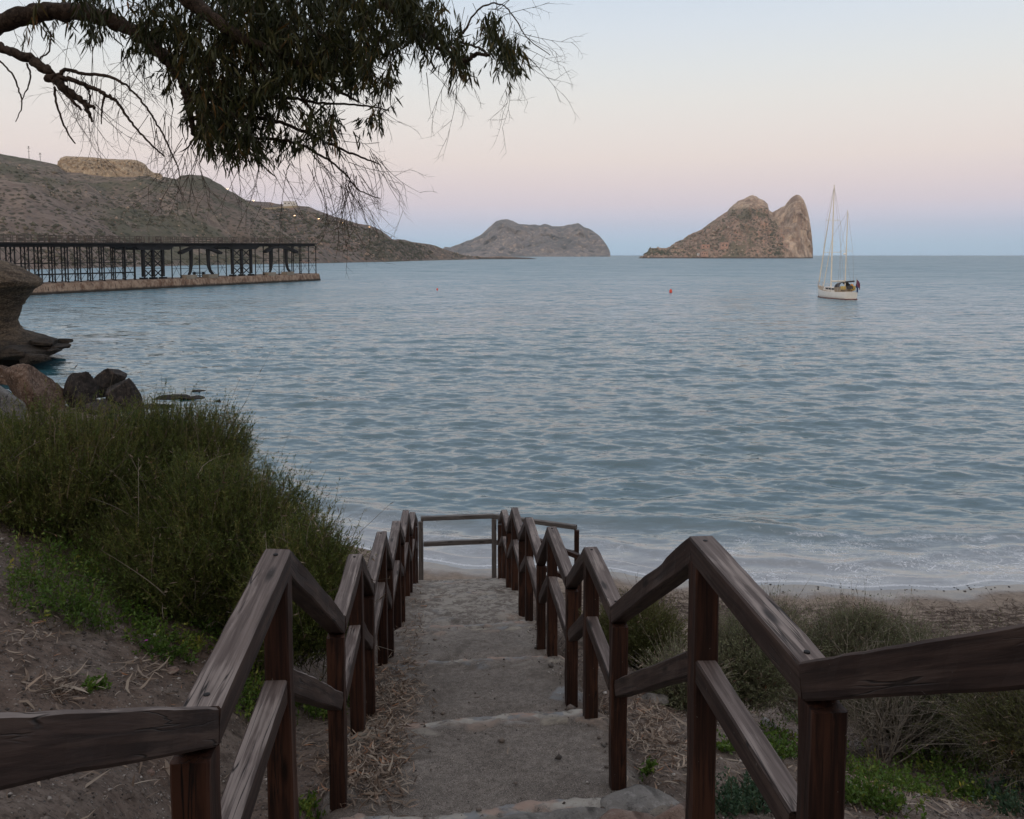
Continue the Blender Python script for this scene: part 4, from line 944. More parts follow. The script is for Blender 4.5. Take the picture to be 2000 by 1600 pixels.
rk('sea_rock', 122, 666, 52, 36, 13, M_rwet, 4, 'black rock at the tip of the ledge beside the white surf', sub=4)
rk('sea_rock', 102, 684, 50, 26, 8, M_rwet, 5, 'flat black rock in the foam below the ledge', sub=4)
rk('boulder', 68, 770, 36, 130, 130, M_rora, 12, 'big orange and grey boulder left of the dark boulders', planes=10)
rk('boulder', 14, 735, 38, 70, 46, M_rora, 13, 'orange boulder at the left edge behind the grey one')
rk('boulder', 5, 800, 30, 120, 130, M_rgrey, 15, 'smooth grey boulder at the left edge', amp=.04)
rk('boulder', 163, 772, 37, 66, 96, M_rdark, 16, 'upright brown-black boulder, leftmost of the three dark ones', planes=12)
rk('boulder', 213, 752, 38.5, 80, 78, M_rdark, 17, 'black peaked boulder at the back of the three dark ones', planes=12)
rk('boulder', 243, 778, 36.5, 82, 90, M_rdark, 22, 'black rounded boulder in front, rightmost of the three dark ones', planes=12)
rk('boulder', 190, 805, 36, 130, 50, M_rdark, 23, 'low dark boulder at the foot of the three dark ones')
for i, (px, py, wd, ht, lb) in enumerate([(388, 763, 34, 12, 'small black rock awash off the bush, upper one'), (372, 776, 50, 12, 'flat black rock awash nearest the bush'), (427, 783, 16, 8, 'smallest black rock awash, farthest right'), (338, 775, 60, 12, 'long low black rock awash right of the dark boulders'), (300, 792, 70, 14, 'low black rock in the foam just behind the bush')]):
    z_ = zsea(py + 3); rk('sea_rock', px, py + 2, z_, wd, ht, M_rwet, 30 + i, lb, 'rocks awash off the bush', sub=4)
# stone slabs at the near step
M_slab = rock_mat('pink_slab_stone', (.26, .175, .14), (.33, .245, .205), (.38, .32, .28), 1.6)
M_slabg = rock_mat('grey_slab_stone', (.22, .205, .19), (.29, .27, .25), (.35, .33, .31), 1.6)
for i, (px, py, wd, dp, ht, mt, lb) in enumerate([(1255, 1548, 150, .34, .09, M_slabg, 'pale grey slab at the right end of the nearest step, beside a post foot'),
        (1290, 1588, 120, .26, .13, M_slab, 'pinkish slab in front of the pale grey slab by the near step'), (1200, 1592, 130, .22, .10, M_slab, 'rough pink stone set in the nearest step, right of centre'),
        (1405, 1594, 70, .2, .12, M_slab, 'rounded pink stone outside the right handrail at the bottom of the picture'), (1010, 1588, 170, .22, .07, M_slabg, 'long grey edging stone of the nearest step, middle'),
        (830, 1596, 150, .2, .06, M_slabg, 'long grey edging stone of the nearest step, left end'), (1010 + 110, 1578, 130, .2, .07, M_slabg, 'flat grey edging stone of the nearest step, right of middle')]):
    vv = (px - 880) / 409; uu = 3.40 + (1570 - py) * .004 - .05 * vv; q = xy(uu, vv); zz0 = float(np.interp(min(uu, 3.42), PU, PZ)) if vv < 1.1 else float(zg(*q)); rock('step_stone', (q[0], q[1], zz0 + (.012 if i != 3 else .05)), (wd / 409 * 1.15, dp * .9, ht), mt, 60 + i, lb, 'stone', 'edging stones of the near step', 5, 14, .06, rz=.08 + .1 * math.sin(i * 2.1))
for i, (px, py, s_, mt, lb) in enumerate([(838, 1150 + 168, 0, M_slabg, '')][:0]): pass
for i, (px, py, wd, mt, lb) in enumerate([(335, 1316, 30, M_slab, 'pale pinkish stone lying on the soil bank left of the near rail'), (294, 1516, 22, M_slab, 'small pink stone on bare soil under the left rail'), (1497, 1420, 40, M_slabg, 'white-grey stone among the weeds behind the right rail'),
        (1275, 1372, 60, M_slabg, 'bluish grey stone in the litter right of the stairs'), (1755, 1588, 40, M_slabg, 'white stone at the bottom edge among green weeds'), (1246, 1352, 50, M_slab, 'reddish stone beside the bluish one in the litter')]):
    p, z_ = G(px, py); s2 = wd * z_ / F; rock('loose_stone', p + Vector((0, 0, s2 * .12)), (s2, s2 * .8, s2 * .5), mt, 80 + i, lb, 'stone', None, 4)
# stones on the wet sand
M_bst = simple('beach_stone', (.05, .045, .045), .6, .3, 8)
bs0 = None
for i in range(70):
    px = random.choice([random.gauss(1850, 45), random.uniform(1480, 1990)]); py = 1141 + random.uniform(-5, 16) - .01 * (px - 1700)
    p, z_ = G(px, py, 10, 25); 
    if bs0 is None:
        bs0 = rock('beach_stone', p, (.045, .04, .03), M_bst, 99, 'small dark stone on the wet sand at the right', 'stone', 'dark stones strewn on the wet sand', 2, 10); o = bs0
    else:
        o = bs0.copy(); COL.objects.link(o)
    sc2 = random.uniform(.5, 1.8); o.location = p; o.scale = (sc2, sc2, sc2); o.rotation_euler = (0, 0, random.uniform(0, 6))

# ---------------------------------------------------------------- plants
def leaf_mat(name, stops, rough=.6, trans=.15):
    m, t, b = mat(name); g = N(t)
    r_ = ramp(t, stops, g.attr('rnd'), 'LINEAR'); setp(t, b, r_.outputs[0], rough); b.inputs['Specular IOR Level'].default_value = .25
    tr = t.nodes.new('ShaderNodeBsdfTranslucent'); t.links.new(r_.outputs[0], tr.inputs[0]); mxs = t.nodes.new('ShaderNodeMixShader'); mxs.inputs[0].default_value = trans
    t.links.new(b.outputs[0], mxs.inputs[1]); t.links.new(tr.outputs[0], mxs.inputs[2]); t.links.new(mxs.outputs[0], t.nodes['Material Output'].inputs[0])
    return m
def nrmz(a): return a / (np.linalg.norm(a, axis=-1, keepdims=True) + 1e-9)
def tufts(P0, D, L, bend, k, ll, lw, sw, spread=.7, seg=5, rnd=None, t0=.15, seed=0, up=0.):
    """twigs as thin ribbons with small leaves along them -> leaf verts/faces/rnd, stem verts/faces"""
    r_ = np.random.default_rng(seed); n = len(P0); D = nrmz(D)
    bd = r_.normal(size=(n, 3)) * bend; bd[:, 2] += up * np.abs(bend if np.isscalar(bend) else 1)
    T = np.linspace(0, 1, seg + 1)
    C = P0[:, None] + D[:, None] * (L[:, None, None] * T[None, :, None]) + bd[:, None] * (L[:, None, None] * (T[None, :, None] ** 2))
    tg = nrmz(D + bd); sd_ = nrmz(np.cross(tg, r_.normal(size=(n, 3))))
    wv = sw * (1 - .75 * T)[None, :, None] * sd_[:, None]
    SV = np.stack([C - wv, C + wv], 2).reshape(-1, 3)
    base = (np.arange(n) * (seg + 1) * 2)[:, None] + (np.arange(seg) * 2)[None]
    SF = np.stack([base, base + 1, base + 3, base + 2], -1).reshape(-1, 4)
    if rnd is None: rnd = r_.random(n)
    SR = np.repeat(rnd, (seg + 1) * 2)
    if k == 0: return None, (SV, SF, SR)
    t = t0 + (1 - t0) * r_.random((n, k)); q = P0[:, None] + D[:, None] * (L[:, None] * t)[..., None] + bd[:, None] * (L[:, None] * t * t)[..., None]
    dl = nrmz(nrmz(D + 2 * bd * .8)[:, None] * .9 + r_.normal(size=(n, k, 3)) * spread); ln = ll * r_.uniform(.6, 1.3, (n, k, 1))
    sl = nrmz(np.cross(dl, r_.normal(size=(n, k, 3)))) * lw * r_.uniform(.7, 1.3, (n, k, 1))
    LV = np.stack([q, q + dl * ln * .45 + sl, q + dl * ln, q + dl * ln * .45 - sl], 2).reshape(-1, 3)
    LF = np.arange(n * k * 4).reshape(-1, 4)
    LR = np.clip(np.repeat(rnd, k * 4) * .75 + np.repeat(r_.random(n * k), 4) * .3, 0, 1)
    return (LV, LF, LR), (SV, SF, SR)
def plant(name, P0, D, L, label, cat, lm, sm, group=None, base=None, kind=None, **k):
    lf, st_ = tufts(P0, D, L, **k); base = Vector(base) if base is not None else Vector(P0.mean(0)); b_ = np.array(base)
    e = empty(name, base, label, cat, group)
    if lf: link('foliage', arr_mesh('foliage', lf[0] - b_, lf[1], {'rnd': lf[2]}), lm, e)
    link('stems', arr_mesh('stems', st_[0] - b_, st_[1], {'rnd': st_[2]}), sm, e)
    return e
L_br = leaf_mat('broom_green', [(0, (.042, .068, .016)), (.35, (.088, .125, .028)), (.7, (.155, .175, .044)), (1, (.27, .22, .08))])
L_grey = leaf_mat('grey_green', [(0, (.10, .118, .062)), (.5, (.18, .20, .108)), (1, (.27, .26, .15))])
L_mid = leaf_mat('olive_green', [(0, (.06, .075, .024)), (.5, (.11, .125, .040)), (1, (.18, .16, .06))])
L_weed = leaf_mat('bright_weed_green', [(0, (.045, .100, .016)), (.6, (.11, .185, .030)), (.85, (.24, .27, .05)), (1, (.40, .34, .06))], .5, .25)
L_blue = leaf_mat('bluish_weed_green', [(0, (.03, .065, .035)), (.7, (.06, .11, .06)), (1, (.10, .15, .09))], .5, .2)
S_dry = leaf_mat('dry_stem', [(0, (.12, .095, .07)), (.6, (.22, .19, .15)), (1, (.34, .30, .25))], .8, 0)
S_green = leaf_mat('green_stem', [(0, (.06, .060, .026)), (.7, (.11, .10, .05)), (.85, (.20, .15, .10)), (1, (.26, .20, .14))], .8, 0)
M_lit1 = leaf_mat('dry_leaf', [(0, (.06, .038, .027)), (.35, (.13, .085, .058)), (.65, (.22, .165, .125)), (.93, (.40, .33, .26)), (1, (.34, .15, .07))], .7, .1)
def bush(name, c, rad, n, label, lm, sm, seed, L=(.35, .7), k=22, ll=.03, lw=.0030, sw=.0032, lean=(0, 0, .9), out=.8, cat='bush', group=None, floor=True, bend=.18, low=-.2, spread=.5, hollow=.35, gscale=1.0, clump=.34, wisps=0):
    r_ = np.random.default_rng(seed); c = np.array(c); rad = np.array(rad)
    d = nrmz(r_.normal(size=(n * 2, 3))); d = d[d[:, 2] > low][:n]
    rr_ = (hollow + (1 - hollow) * r_.random(len(d)) ** .6)
    lump = 1 + clump * fbm(d * 3.2 + seed, seed, 3)
    p = c + d * rad * (rr_ * lump)[:, None] * .84
    Ls = r_.uniform(*L, len(d)) * (.75 + .5 * vn(p * 3, seed + 3))
    Ls = np.abs(Ls) + .05
    D = d * out + np.array(lean) + r_.normal(size=d.shape) * .22
    p = p - nrmz(D) * Ls[:, None] * .75
    if floor: p[:, 2] = np.maximum(p[:, 2], zg(p[:, 0], p[:, 1]) + .0)
    rn_ = np.clip(.5 + .45 * vn(p * 2.3 * gscale, seed + 9) + r_.normal(size=len(p)) * .16, 0, 1)
    if wisps:
        dw = nrmz(r_.normal(size=(wisps * 3, 3)) * np.array([1, 1, .8]) + np.array([0, 0, .7])); dw = dw[dw[:, 2] > .15][:wisps]
        pw = c + dw * rad * (.80 * (1 + clump * fbm(dw * 3.2 + seed, seed, 3)))[:, None]; Dw = dw * .6 + np.array([0, 0, 1.0]) + r_.normal(size=dw.shape) * .18; Lw = r_.uniform(.12, .34, len(dw))
        p = np.vstack([p, pw]); D = np.vstack([D, Dw]); Ls = np.concatenate([Ls, Lw]); rn_ = np.concatenate([rn_, np.clip(.55 + r_.normal(size=len(dw)) * .22, 0, 1)])
    gz = float(zg(c[0], c[1]))
    e_ = plant(name, p, D, Ls, label, cat, lm, sm, group, (c[0], c[1], gz), k=k, ll=ll, lw=lw, sw=sw, bend=bend, rnd=rn_, seed=seed + 1, spread=spread)
    nd = min(len(p), int(260 * (n / 8000) + 40)); ix = r_.choice(len(p), nd, replace=False)
    lf, st_ = tufts(p[ix], D[ix] + r_.normal(size=(nd, 3)) * .5, Ls[ix] * 1.15, k=5, ll=.05, lw=.0045, sw=.0042, bend=.45, spread=1.0, seed=seed + 7); b_ = np.array([c[0], c[1], gz])
    link('dead_twigs', arr_mesh('dead_twigs', st_[0] - b_, st_[1], {'rnd': st_[2]}), S_dry, e_); link('dead_leaves', arr_mesh('dead_leaves', lf[0] - b_, lf[1], {'rnd': lf[2]}), M_lit1, e_)
    return e_
def bpx(px, py, zc_, wpx, hpx, dep, **k):
    p = P(px, py, zc_); s_ = zc_ / F; return dict(c=tuple(p), rad=(wpx * s_ / 2, dep, hpx * s_ / 2), **k)
bush('broom_bush', label='big dark green feathery bush filling the left bank behind the near rail', lm=L_br, sm=S_green, seed=1, n=16000, **bpx(420, 1135, 7.0, 490, 470, 1.15), L=(.3, .62), k=24, wisps=900)
bush('broom_bush', label='dark green feathery bush at the left edge below the boulders', lm=L_br, sm=S_green, seed=2, n=13000, **bpx(100, 970, 7.4, 540, 330, 1.3), L=(.3, .6), k=24, wisps=900)
bush('broom_bush', label='tall crown of feathery green bush standing against the sea, middle of the bank', lm=L_br, sm=S_green, seed=3, n=7500, **bpx(330, 930, 8.2, 360, 250, .9), L=(.35, .75), k=24, wisps=700)
bush('broom_bush', label='low feathery bush pressing against the left handrail posts', lm=L_br, sm=S_green, seed=4, n=9000, **bpx(590, 1200, 6.3, 260, 340, .6), L=(.25, .5), k=24, wisps=300)
# right of the stairs
bush('broom_bush', label='rounded green bush just right of the stairs, between the second and third right posts', lm=L_mid, sm=S_green, seed=5, n=4500, **bpx(1240, 1245, 8.0, 210, 130, .5), L=(.2, .45), k=20)
bush('grey_shrub', label='large grey-green shrub before the beach, above the near right rail', lm=L_grey, sm=S_dry, seed=6, n=12000, **bpx(1680, 1320, 8.0, 460, 215, .7), L=(.2, .45), k=16, sw=.0028, bend=.35, ll=.028, spread=.8)
bush('grey_shrub', label='tufted grey-green shrub tip reaching up against the wet sand', lm=L_grey, sm=S_dry, seed=7, n=1100, **bpx(1685, 1232, 8.1, 130, 70, .25), L=(.2, .36), k=14, bend=.25, floor=False)
bush('grey_shrub', label='small grey-green shrub behind the near right post', lm=L_grey, sm=S_dry, seed=8, n=5000, **bpx(1450, 1310, 6.9, 170, 190, .5), L=(.2, .4), k=16, bend=.35, spread=.8)
bush('grey_shrub', label='thin wispy pale shrub standing in front of the sand beside the sloping right rail', lm=L_grey, sm=S_dry, seed=9, n=900, **bpx(1515, 1240, 7.6, 120, 110, .4), L=(.25, .4), k=12, bend=.3, floor=False, hollow=.1)
bush('grey_shrub', label='dense olive shrub at the right edge under the near rail', lm=L_mid, sm=S_dry, seed=10, n=7500, **bpx(2020, 1430, 6.2, 270, 270, .6), L=(.2, .45), k=16, bend=.45, spread=.9)
bush('grey_shrub', label='small sprig of grey shrub behind the second right post', lm=L_grey, sm=S_dry, seed=11, n=1500, **bpx(1325, 1350, 6.2, 130, 110, .25), L=(.15, .3), k=14, bend=.4)
bush('grey_shrub', label='pale grey-green shrub under the right end of the near rail, behind the dense olive one', lm=L_grey, sm=S_dry, seed=14, n=7000, **bpx(1900, 1395, 7.3, 300, 200, .5), L=(.2, .42), k=16, bend=.4, spread=.9)
# bare dry shrub with pale fanning stems
p, z_ = G(1725, 1503); 
r_ = np.random.default_rng(50); mbd = MB()
def bstem(p0, d, L, r0, lev, mb, up=.12, curv=.25):
    pts = [Vector(p0)]; d = Vector(d).normalized(); n = 6
    for i in range(n):
        d = (d + Vector(r_.normal(size=3)) * curv * .3 + Vector((0, 0, up * .3))).normalized(); pts.append(pts[-1] + d * L / n)
    mb.tube(pts, [r0 * (1 - .75 * i / n) for i in range(n + 1)], 4, cap=False)
    if lev:
        for i in range(2, n + 1):
            for _ in range(2 if lev > 1 else 1):
                dd = (d + Vector(r_.normal(size=3)) * .55).normalized(); bstem(pts[i], dd, L * r_.uniform(.35, .6), r0 * .5, lev - 1, mb, up, curv)
for i in range(17):
    a = r_.uniform(-1.25, 1.15); bstem(p + Vector((r_.uniform(-.06, .06), r_.uniform(-.05, .1), -.03)), (math.sin(a), r_.uniform(-.4, .5), math.cos(a) * .9 + .1), r_.uniform(.55, .95), .0075, 2, mbd)
e = empty('dry_shrub', p, 'bare shrub with pale grey stems fanning up from the litter at the right', 'shrub'); mbd.build('stems', simple('pale_dry_twig', (.27, .235, .19), .85, .25, 20), e, True, origin=p).location = (0, 0, 0)
# dark fine brush behind the bare stems
bush('grey_shrub', label='dark tangled twiggy undergrowth behind the pale fanning stems', lm=L_grey, sm=S_dry, seed=12, n=4500, **bpx(1810, 1400, 7.9, 330, 150, .4), L=(.2, .45), k=5, bend=.6, spread=1)
# broad-leaved weeds
def weeds(label, spots, lm, seed, group=None, name='weed_patch', ll=.03, lw=.007, h=(.08, .2), k=9, n=60, cat='weeds', lean=.35, z0=1.0):
    r_ = np.random.default_rng(seed); PP = []; 
    for (px, py, sp_) in spots:
        p, z_ = G(px, py, z0); s_ = sp_ * z_ / F
        q = np.array(p)[None] + np.concatenate([r_.normal(size=(n, 2)) * s_ * np.array([[1, 1.3]]), np.zeros((n, 1))], 1); q[:, 2] = zg(q[:, 0], q[:, 1]); PP.append(q)
    PP = np.concatenate(PP); D = r_.normal(size=PP.shape) * lean; D[:, 2] = 1
    L = r_.uniform(*h, len(PP)); rn_ = np.clip(.45 + .4 * vn(PP * 6, seed) + r_.normal(size=len(PP)) * .15, 0, 1)
    return plant(name, PP, D, L, label, cat, lm, S_green, group, PP[0], k=k, ll=ll, lw=lw, sw=.0022, bend=.3, rnd=rn_, seed=seed, spread=.8)
weeds('leafy green herb spreading over the soil bank at the far left', [(60, 1150, 35), (110, 1110, 35), (160, 1170, 35), (100, 1200, 35), (200, 1130, 30), (130, 1060, 30), (170, 1220, 25)], L_weed, 201, h=(.1, .26), ll=.034, n=90, lw=.006)
weeds('low yellow-green herb between the leafy herb and the near left rail', [(290, 1240, 22), (300, 1270, 22), (340, 1290, 18), (380, 1270, 18), (270, 1210, 20), (420, 1240, 20)], L_weed, 202, h=(.05, .14))
weeds('green weed clump showing between the two near left rails', [(500, 1370, 22), (520, 1340, 22), (480, 1395, 16), (535, 1400, 14)], L_weed, 203, h=(.08, .2))
weeds('green weeds at the foot of the second left post', [(620, 1395, 18), (590, 1375, 20), (650, 1405, 12), (690, 1375, 12)], L_weed, 204, h=(.05, .14))
weeds('tiny weed sprout on the bare soil left of the near rail', [(190, 1345, 9)], L_weed, 205, h=(.02, .06), n=26)
weeds('tiny weed sprout on the litter just right of the left handrail', [(722, 1580, 8)], L_weed, 206, h=(.02, .05), n=22)
weeds('small weed at the bottom edge beside the second left post', [(600, 1592, 12)], L_weed, 216, h=(.02, .06), n=30)
weeds('bright yellow-green weeds under the right rail, in front of the pale stems', [(1680, 1520, 28), (1740, 1540, 30), (1800, 1500, 30), (1850, 1530, 28), (1660, 1570, 24), (1720, 1580, 26), (1790, 1550, 24), (1880, 1560, 20), (1830, 1470, 22), (1900, 1500, 20)], L_weed, 207, h=(.06, .2), n=75)
weeds('green weeds between the two near right posts', [(1520, 1440, 20), (1540, 1480, 20), (1500, 1470, 16), (1560, 1410, 16), (1600, 1440, 14)], L_weed, 208, h=(.05, .16))
weeds('bluish green ground weed at the foot of the near right post', [(1450, 1560, 28), (1490, 1580, 28), (1420, 1585, 24), (1500, 1545, 20), (1540, 1590, 20)], L_blue, 209, h=(.04, .12), n=80, ll=.024, lw=.006)
weeds('green weeds at the bottom right edge', [(1950, 1560, 18), (1975, 1590, 20), (1990, 1540, 16)], L_blue, 210, h=(.05, .14))
weeds('small green tuft on bare soil just right of the third right post', [(1270, 1508, 6)], L_weed, 211, h=(.02, .05), n=18)
weeds('small green tuft in the litter between the second and first right posts', [(1420, 1470, 10)], L_weed, 212, h=(.03, .09), n=30)
# small flower
p, z_ = G(287, 1280); fb = MB()
for i in range(5):
    a = i * 1.257; d = Vector((math.cos(a), math.sin(a), .3)) * .012; s_ = Vector((-math.sin(a), math.cos(a), 0)) * .007
    fb.add([p + Vector((0, 0, .1)), p + Vector((0, 0, .1)) + d * .6 + s_, p + Vector((0, 0, .1)) + d, p + Vector((0, 0, .1)) + d * .6 - s_], [(0, 1, 2, 3)])
fe = empty('flower', p, 'tiny purple flower in the yellow-green herb on the left bank', 'flower')
fb.build('petals', simple('purple_petal', (.30, .04, .26), .6, .1, 9), fe, origin=p).location = (0, 0, 0); MB().tube([(0, 0, 0), (.004, 0, .1)], .0015, 4).build('stem', S_green, fe)

# ---------------------------------------------------------------- leaf litter
def litter(n, pos, size, seed, lift=.015):
    r_ = np.random.default_rng(seed); x, y = pos; n = len(x)
    z = ztop(x, y); a = r_.uniform(0, 6.283, n); L = size * r_.uniform(.5, 1.35, n); wd = L * r_.uniform(.06, .13, n)
    d = np.stack([np.cos(a), np.sin(a), r_.normal(size=n) * .18], -1); sd_ = np.stack([-np.sin(a), np.cos(a), r_.normal(size=n) * .35], -1)
    T = [0, .25, .55, .8, 1.]; Wt = [.12, .85, 1., .6, .05]; cv = r_.normal(size=n) * .25; zc_ = r_.normal(size=n) * .18
    ctr = np.stack([x, y, z + lift * r_.uniform(.2, 1.6, n)], -1); V = []
    for t_, w_ in zip(T, Wt):
        c_ = ctr + d * (L * (t_ - .5))[:, None] + sd_ * (cv * L * (t_ - .5) ** 2 * 2)[:, None]; c_[:, 2] += zc_ * L * (t_ - .5) ** 2 * 2 + 0
        V.append(c_ - sd_ * (wd * w_ / 2)[:, None]); V.append(c_ + sd_ * (wd * w_ / 2)[:, None])
    V = np.stack(V, 1).reshape(-1, 3); b_ = (np.arange(n) * 10)[:, None] + np.arange(4)[None] * 2
    Fc = np.stack([b_, b_ + 1, b_ + 3, b_ + 2], -1).reshape(-1, 4)
    return V, Fc, np.repeat(np.clip(r_.random(n) ** .85, 0, 1), 10)
def scatter_px(n, ell, seed):
    """positions from ground areas given by where they are seen"""
    r_ = np.random.default_rng(seed); X = []; Y = []
    for (px, py, rx, ry, f) in ell:
        c, z_ = G(px, py); ex, _ = G(px + rx, py); ey, _ = G(px, py - ry); m_ = int(n * f)
        q = r_.normal(size=(m_, 2)) * .55
        X.append(c.x + q[:, 0] * (ex.x - c.x) + q[:, 1] * (ey.x - c.x)); Y.append(c.y + q[:, 0] * (ex.y - c.y) + q[:, 1] * (ey.y - c.y))
    return np.concatenate(X), np.concatenate(Y)
E1 = [(760, 1385, 60, 50, .22), (745, 1460, 50, 60, .16), (700, 1545, 60, 50, .12), (790, 1330, 35, 50, .14), (800, 1255, 20, 50, .08), (770, 1500, 40, 60, .08), (1270, 1420, 60, 50, .16), (1300, 1470, 60, 40, .08), (1180, 1395, 25, 30, .04), (1560, 1480, 60, 50, .06),
      (1700, 1560, 130, 50, .10), (1900, 1570, 90, 30, .06), (120, 1345, 60, 30, .03), (300, 1300, 60, 40, .03), (250, 1480, 160, 90, .025), (650, 1480, 50, 60, .06), (820, 1215, 12, 40, .04), (1450, 1390, 80, 50, .06), (60, 1230, 60, 60, .05), (1480, 1540, 80, 40, .05)]
x, y = scatter_px(3400, E1, 401); V1 = litter(0, (x, y), .085, 402)
r_ = np.random.default_rng(403); x2 = r_.uniform(-4.5, 5.5, 6000); y2 = r_.uniform(1.2, 10, 6000); u_, v_ = uv(x2, y2); kp = (v_ < VL + .08) | (v_ > VR - .1) | (r_.random(6000) < .035); kp &= dshore(x2, y2) > 6.5
V2 = litter(0, (x2[kp], y2[kp]), .055, 404, .01)
x3, y3 = scatter_px(150, [(130, 1350, 80, 40, .25), (300, 1320, 60, 40, .15), (220, 1500, 140, 60, .15), (1560, 1450, 70, 50, .12), (1750, 1575, 120, 20, .13), (1290, 1440, 50, 50, .1), (740, 1520, 50, 40, .1)], 405)
V3 = litter(0, (x3, y3), .15, 406, .02); V3 = (V3[0], V3[1], V3[2] * .45 + .5)
V = np.vstack([V1[0], V2[0], V3[0]]); Fc = np.vstack([V1[1], V2[1] + len(V1[0]), V3[1] + len(V1[0]) + len(V2[0])]); rn_ = np.concatenate([V1[2], V2[2], V3[2]])
tag(link('leaf_litter', arr_mesh('leaf_litter', V, Fc, {'rnd': rn_}), M_lit1), 'dry curled brown and tan leaves strewn beside the stairs', 'leaf litter', kind='stuff')
# gravel and grit: tiny angular stones
def pebs(x, y, s, seed):
    r_ = np.random.default_rng(seed); n = len(x); z = ztop(x, y)
    base = np.array([(1, 0, 0), (0, 1, 0), (-1, 0, 0), (0, -1, 0), (0, 0, .8), (0, 0, -.5)]); tri = np.array([(0, 1, 4), (1, 2, 4), (2, 3, 4), (3, 0, 4), (1, 0, 5), (2, 1, 5), (3, 2, 5), (0, 3, 5)])
    sz = s * r_.lognormal(0, .5, n); a = r_.uniform(0, 6.28, n); B = base[None] * r_.uniform(.5, 1.2, (n, 6, 1)) * sz[:, None, None]
    ca, sa_ = np.cos(a)[:, None], np.sin(a)[:, None]; Bx = B[..., 0] * ca - B[..., 1] * sa_; By = B[..., 0] * sa_ + B[..., 1] * ca
    V = np.stack([Bx + x[:, None], By + y[:, None], B[..., 2] + z[:, None] + sz[:, None] * .2], -1).reshape(-1, 3)
    Fc = (np.arange(n) * 6)[:, None, None] + tri[None]; return V, Fc.reshape(-1, 3), np.repeat(r_.random(n), 6)
x = r_.uniform(-4.2, 5, 30000); y = 1.3 + 7.5 * r_.random(30000) ** 1.2; u_, v_ = uv(x, y); kp = (v_ < VL + .12) | (v_ > VR - .2) | (r_.random(30000) < .10)
V, Fc, rn_ = pebs(x[kp], y[kp], .0075, 410)
M_grit = leaf_mat('grit', [(0, (.05, .045, .042)), (.5, (.15, .125, .11)), (.85, (.26, .22, .19)), (1, (.5, .47, .44))], .9, 0)
tag(link('gravel', arr_mesh('gravel', V, Fc, {'rnd': rn_}), M_grit), 'small grey and pale grit lying on the soil beside the stairs', 'gravel', kind='stuff')
# seaweed wrack on the beach
x = r_.uniform(1.5, 14, 14000); dd = r_.normal(1.95, .5, 14000); y = np.interp(x, SX, SY) - dd; kp = f2(x, y, 1.3, 88, 3) > -.1
V, Fc, rn_ = litter(0, (x[kp], y[kp]), .09, 411, .015)
M_wrk = leaf_mat('seaweed', [(0, (.03, .02, .016)), (.8, (.075, .05, .038)), (1, (.14, .10, .075))], .8, 0)
tag(link('seaweed', arr_mesh('seaweed', V, Fc, {'rnd': rn_}), M_wrk), 'dark brown dried seaweed lying in a band along the sand', 'seaweed', kind='stuff')

# ---------------------------------------------------------------- overhanging tree
L_euc = leaf_mat('hanging_leaf', [(0, (.018, .024, .009)), (.5, (.036, .044, .014)), (.80, (.070, .070, .022)), (.92, (.12, .08, .025)), (1, (.19, .09, .03))], .5, .18)
M_bark = rock_mat('tree_bark', (.035, .024, .018), (.075, .052, .040), (.11, .08, .06), 6.)
tb = Vector((-6.4, 4.6, 0)); tb.z = float(zg(tb.x, tb.y))
tree = empty('tree', tb, 'leaning tree whose leafy branches hang over the top left of the view', 'tree')
def tp(mb, name, mt, smooth=True):
    o_ = mb.build(name, mt, tree, smooth, origin=tb); o_.location = (0, 0, 0); return o_
def cat(pts, n=8):
    """smooth curve through (pixel x, pixel y, depth, radius px)"""
    pts = [np.array([*P(p[0], p[1], p[2]), p[3] * p[2] / F]) for p in pts]; pts = [2 * pts[0] - pts[1]] + pts + [2 * pts[-1] - pts[-2]]; out = []
    for i in range(1, len(pts) - 2):
        a, b_, c_, d = pts[i - 1:i + 3]
        for s_ in range(n):
            t_ = s_ / n; out.append(.5 * ((2 * b_) + (c_ - a) * t_ + (2 * a - 5 * b_ + 4 * c_ - d) * t_ ** 2 + (3 * b_ - a - 3 * c_ + d) * t_ ** 3))
    out.append(pts[-2]); return out
def branch(pts, n=8, sides=8, name='branch', wob=.008):
    c = cat(pts, n); w_ = np.random.default_rng(int(abs(pts[0][0] * 7 + pts[0][1])) + 3)
    q = [Vector(p[:3]) + Vector(w_.normal(size=3)) * min(wob, p[3] * .35) for p in c]; mb = MB(); mb.tube(q, [max(p[3], .0012) * w_.uniform(.9, 1.1) for p in c], sides); tp(mb, name, M_bark); return c
MB_t = MB(); tk = [tb + Vector((0, 0, -.4)), tb + Vector((.1, .1, .8)), tb + Vector((.35, .3, 2.0)), tb + Vector((.5, .6, 3.0))]
c0 = P(-420, 150, 6.2)
MB_t.tube(tk[:3] + [c0 + Vector((-.5, 0, -.6)), c0, P(-420, -100, 6.0), P(-350, -500, 5.6), P(-200, -900, 5.2)], [.42, .30, .26, .24, .20, .17, .13, .08], 14); tp(MB_t, 'trunk', M_bark)
branch([(-420, 150, 6.2, 34), (-200, 92, 6.1, 26), (-80, 62, 6.05, 22), (0, 46, 6.0, 20), (80, 27, 6.0, 18), (150, 24, 6.0, 17), (220, 42, 6, 15), (280, 75, 6, 14), (325, 115, 6, 12), (350, 150, 6, 9), (365, 190, 6, 8), (373, 230, 6, 6), (378, 262, 6, 4)])
b2 = branch([(-420, 140, 6.0, 20), (-180, 60, 5.8, 14), (-60, 72, 5.7, 11), (0, 92, 5.6, 9), (50, 112, 5.6, 9), (90, 138, 5.6, 10), (118, 165, 5.6, 9), (150, 192, 5.6, 6), (186, 212, 5.6, 3)])
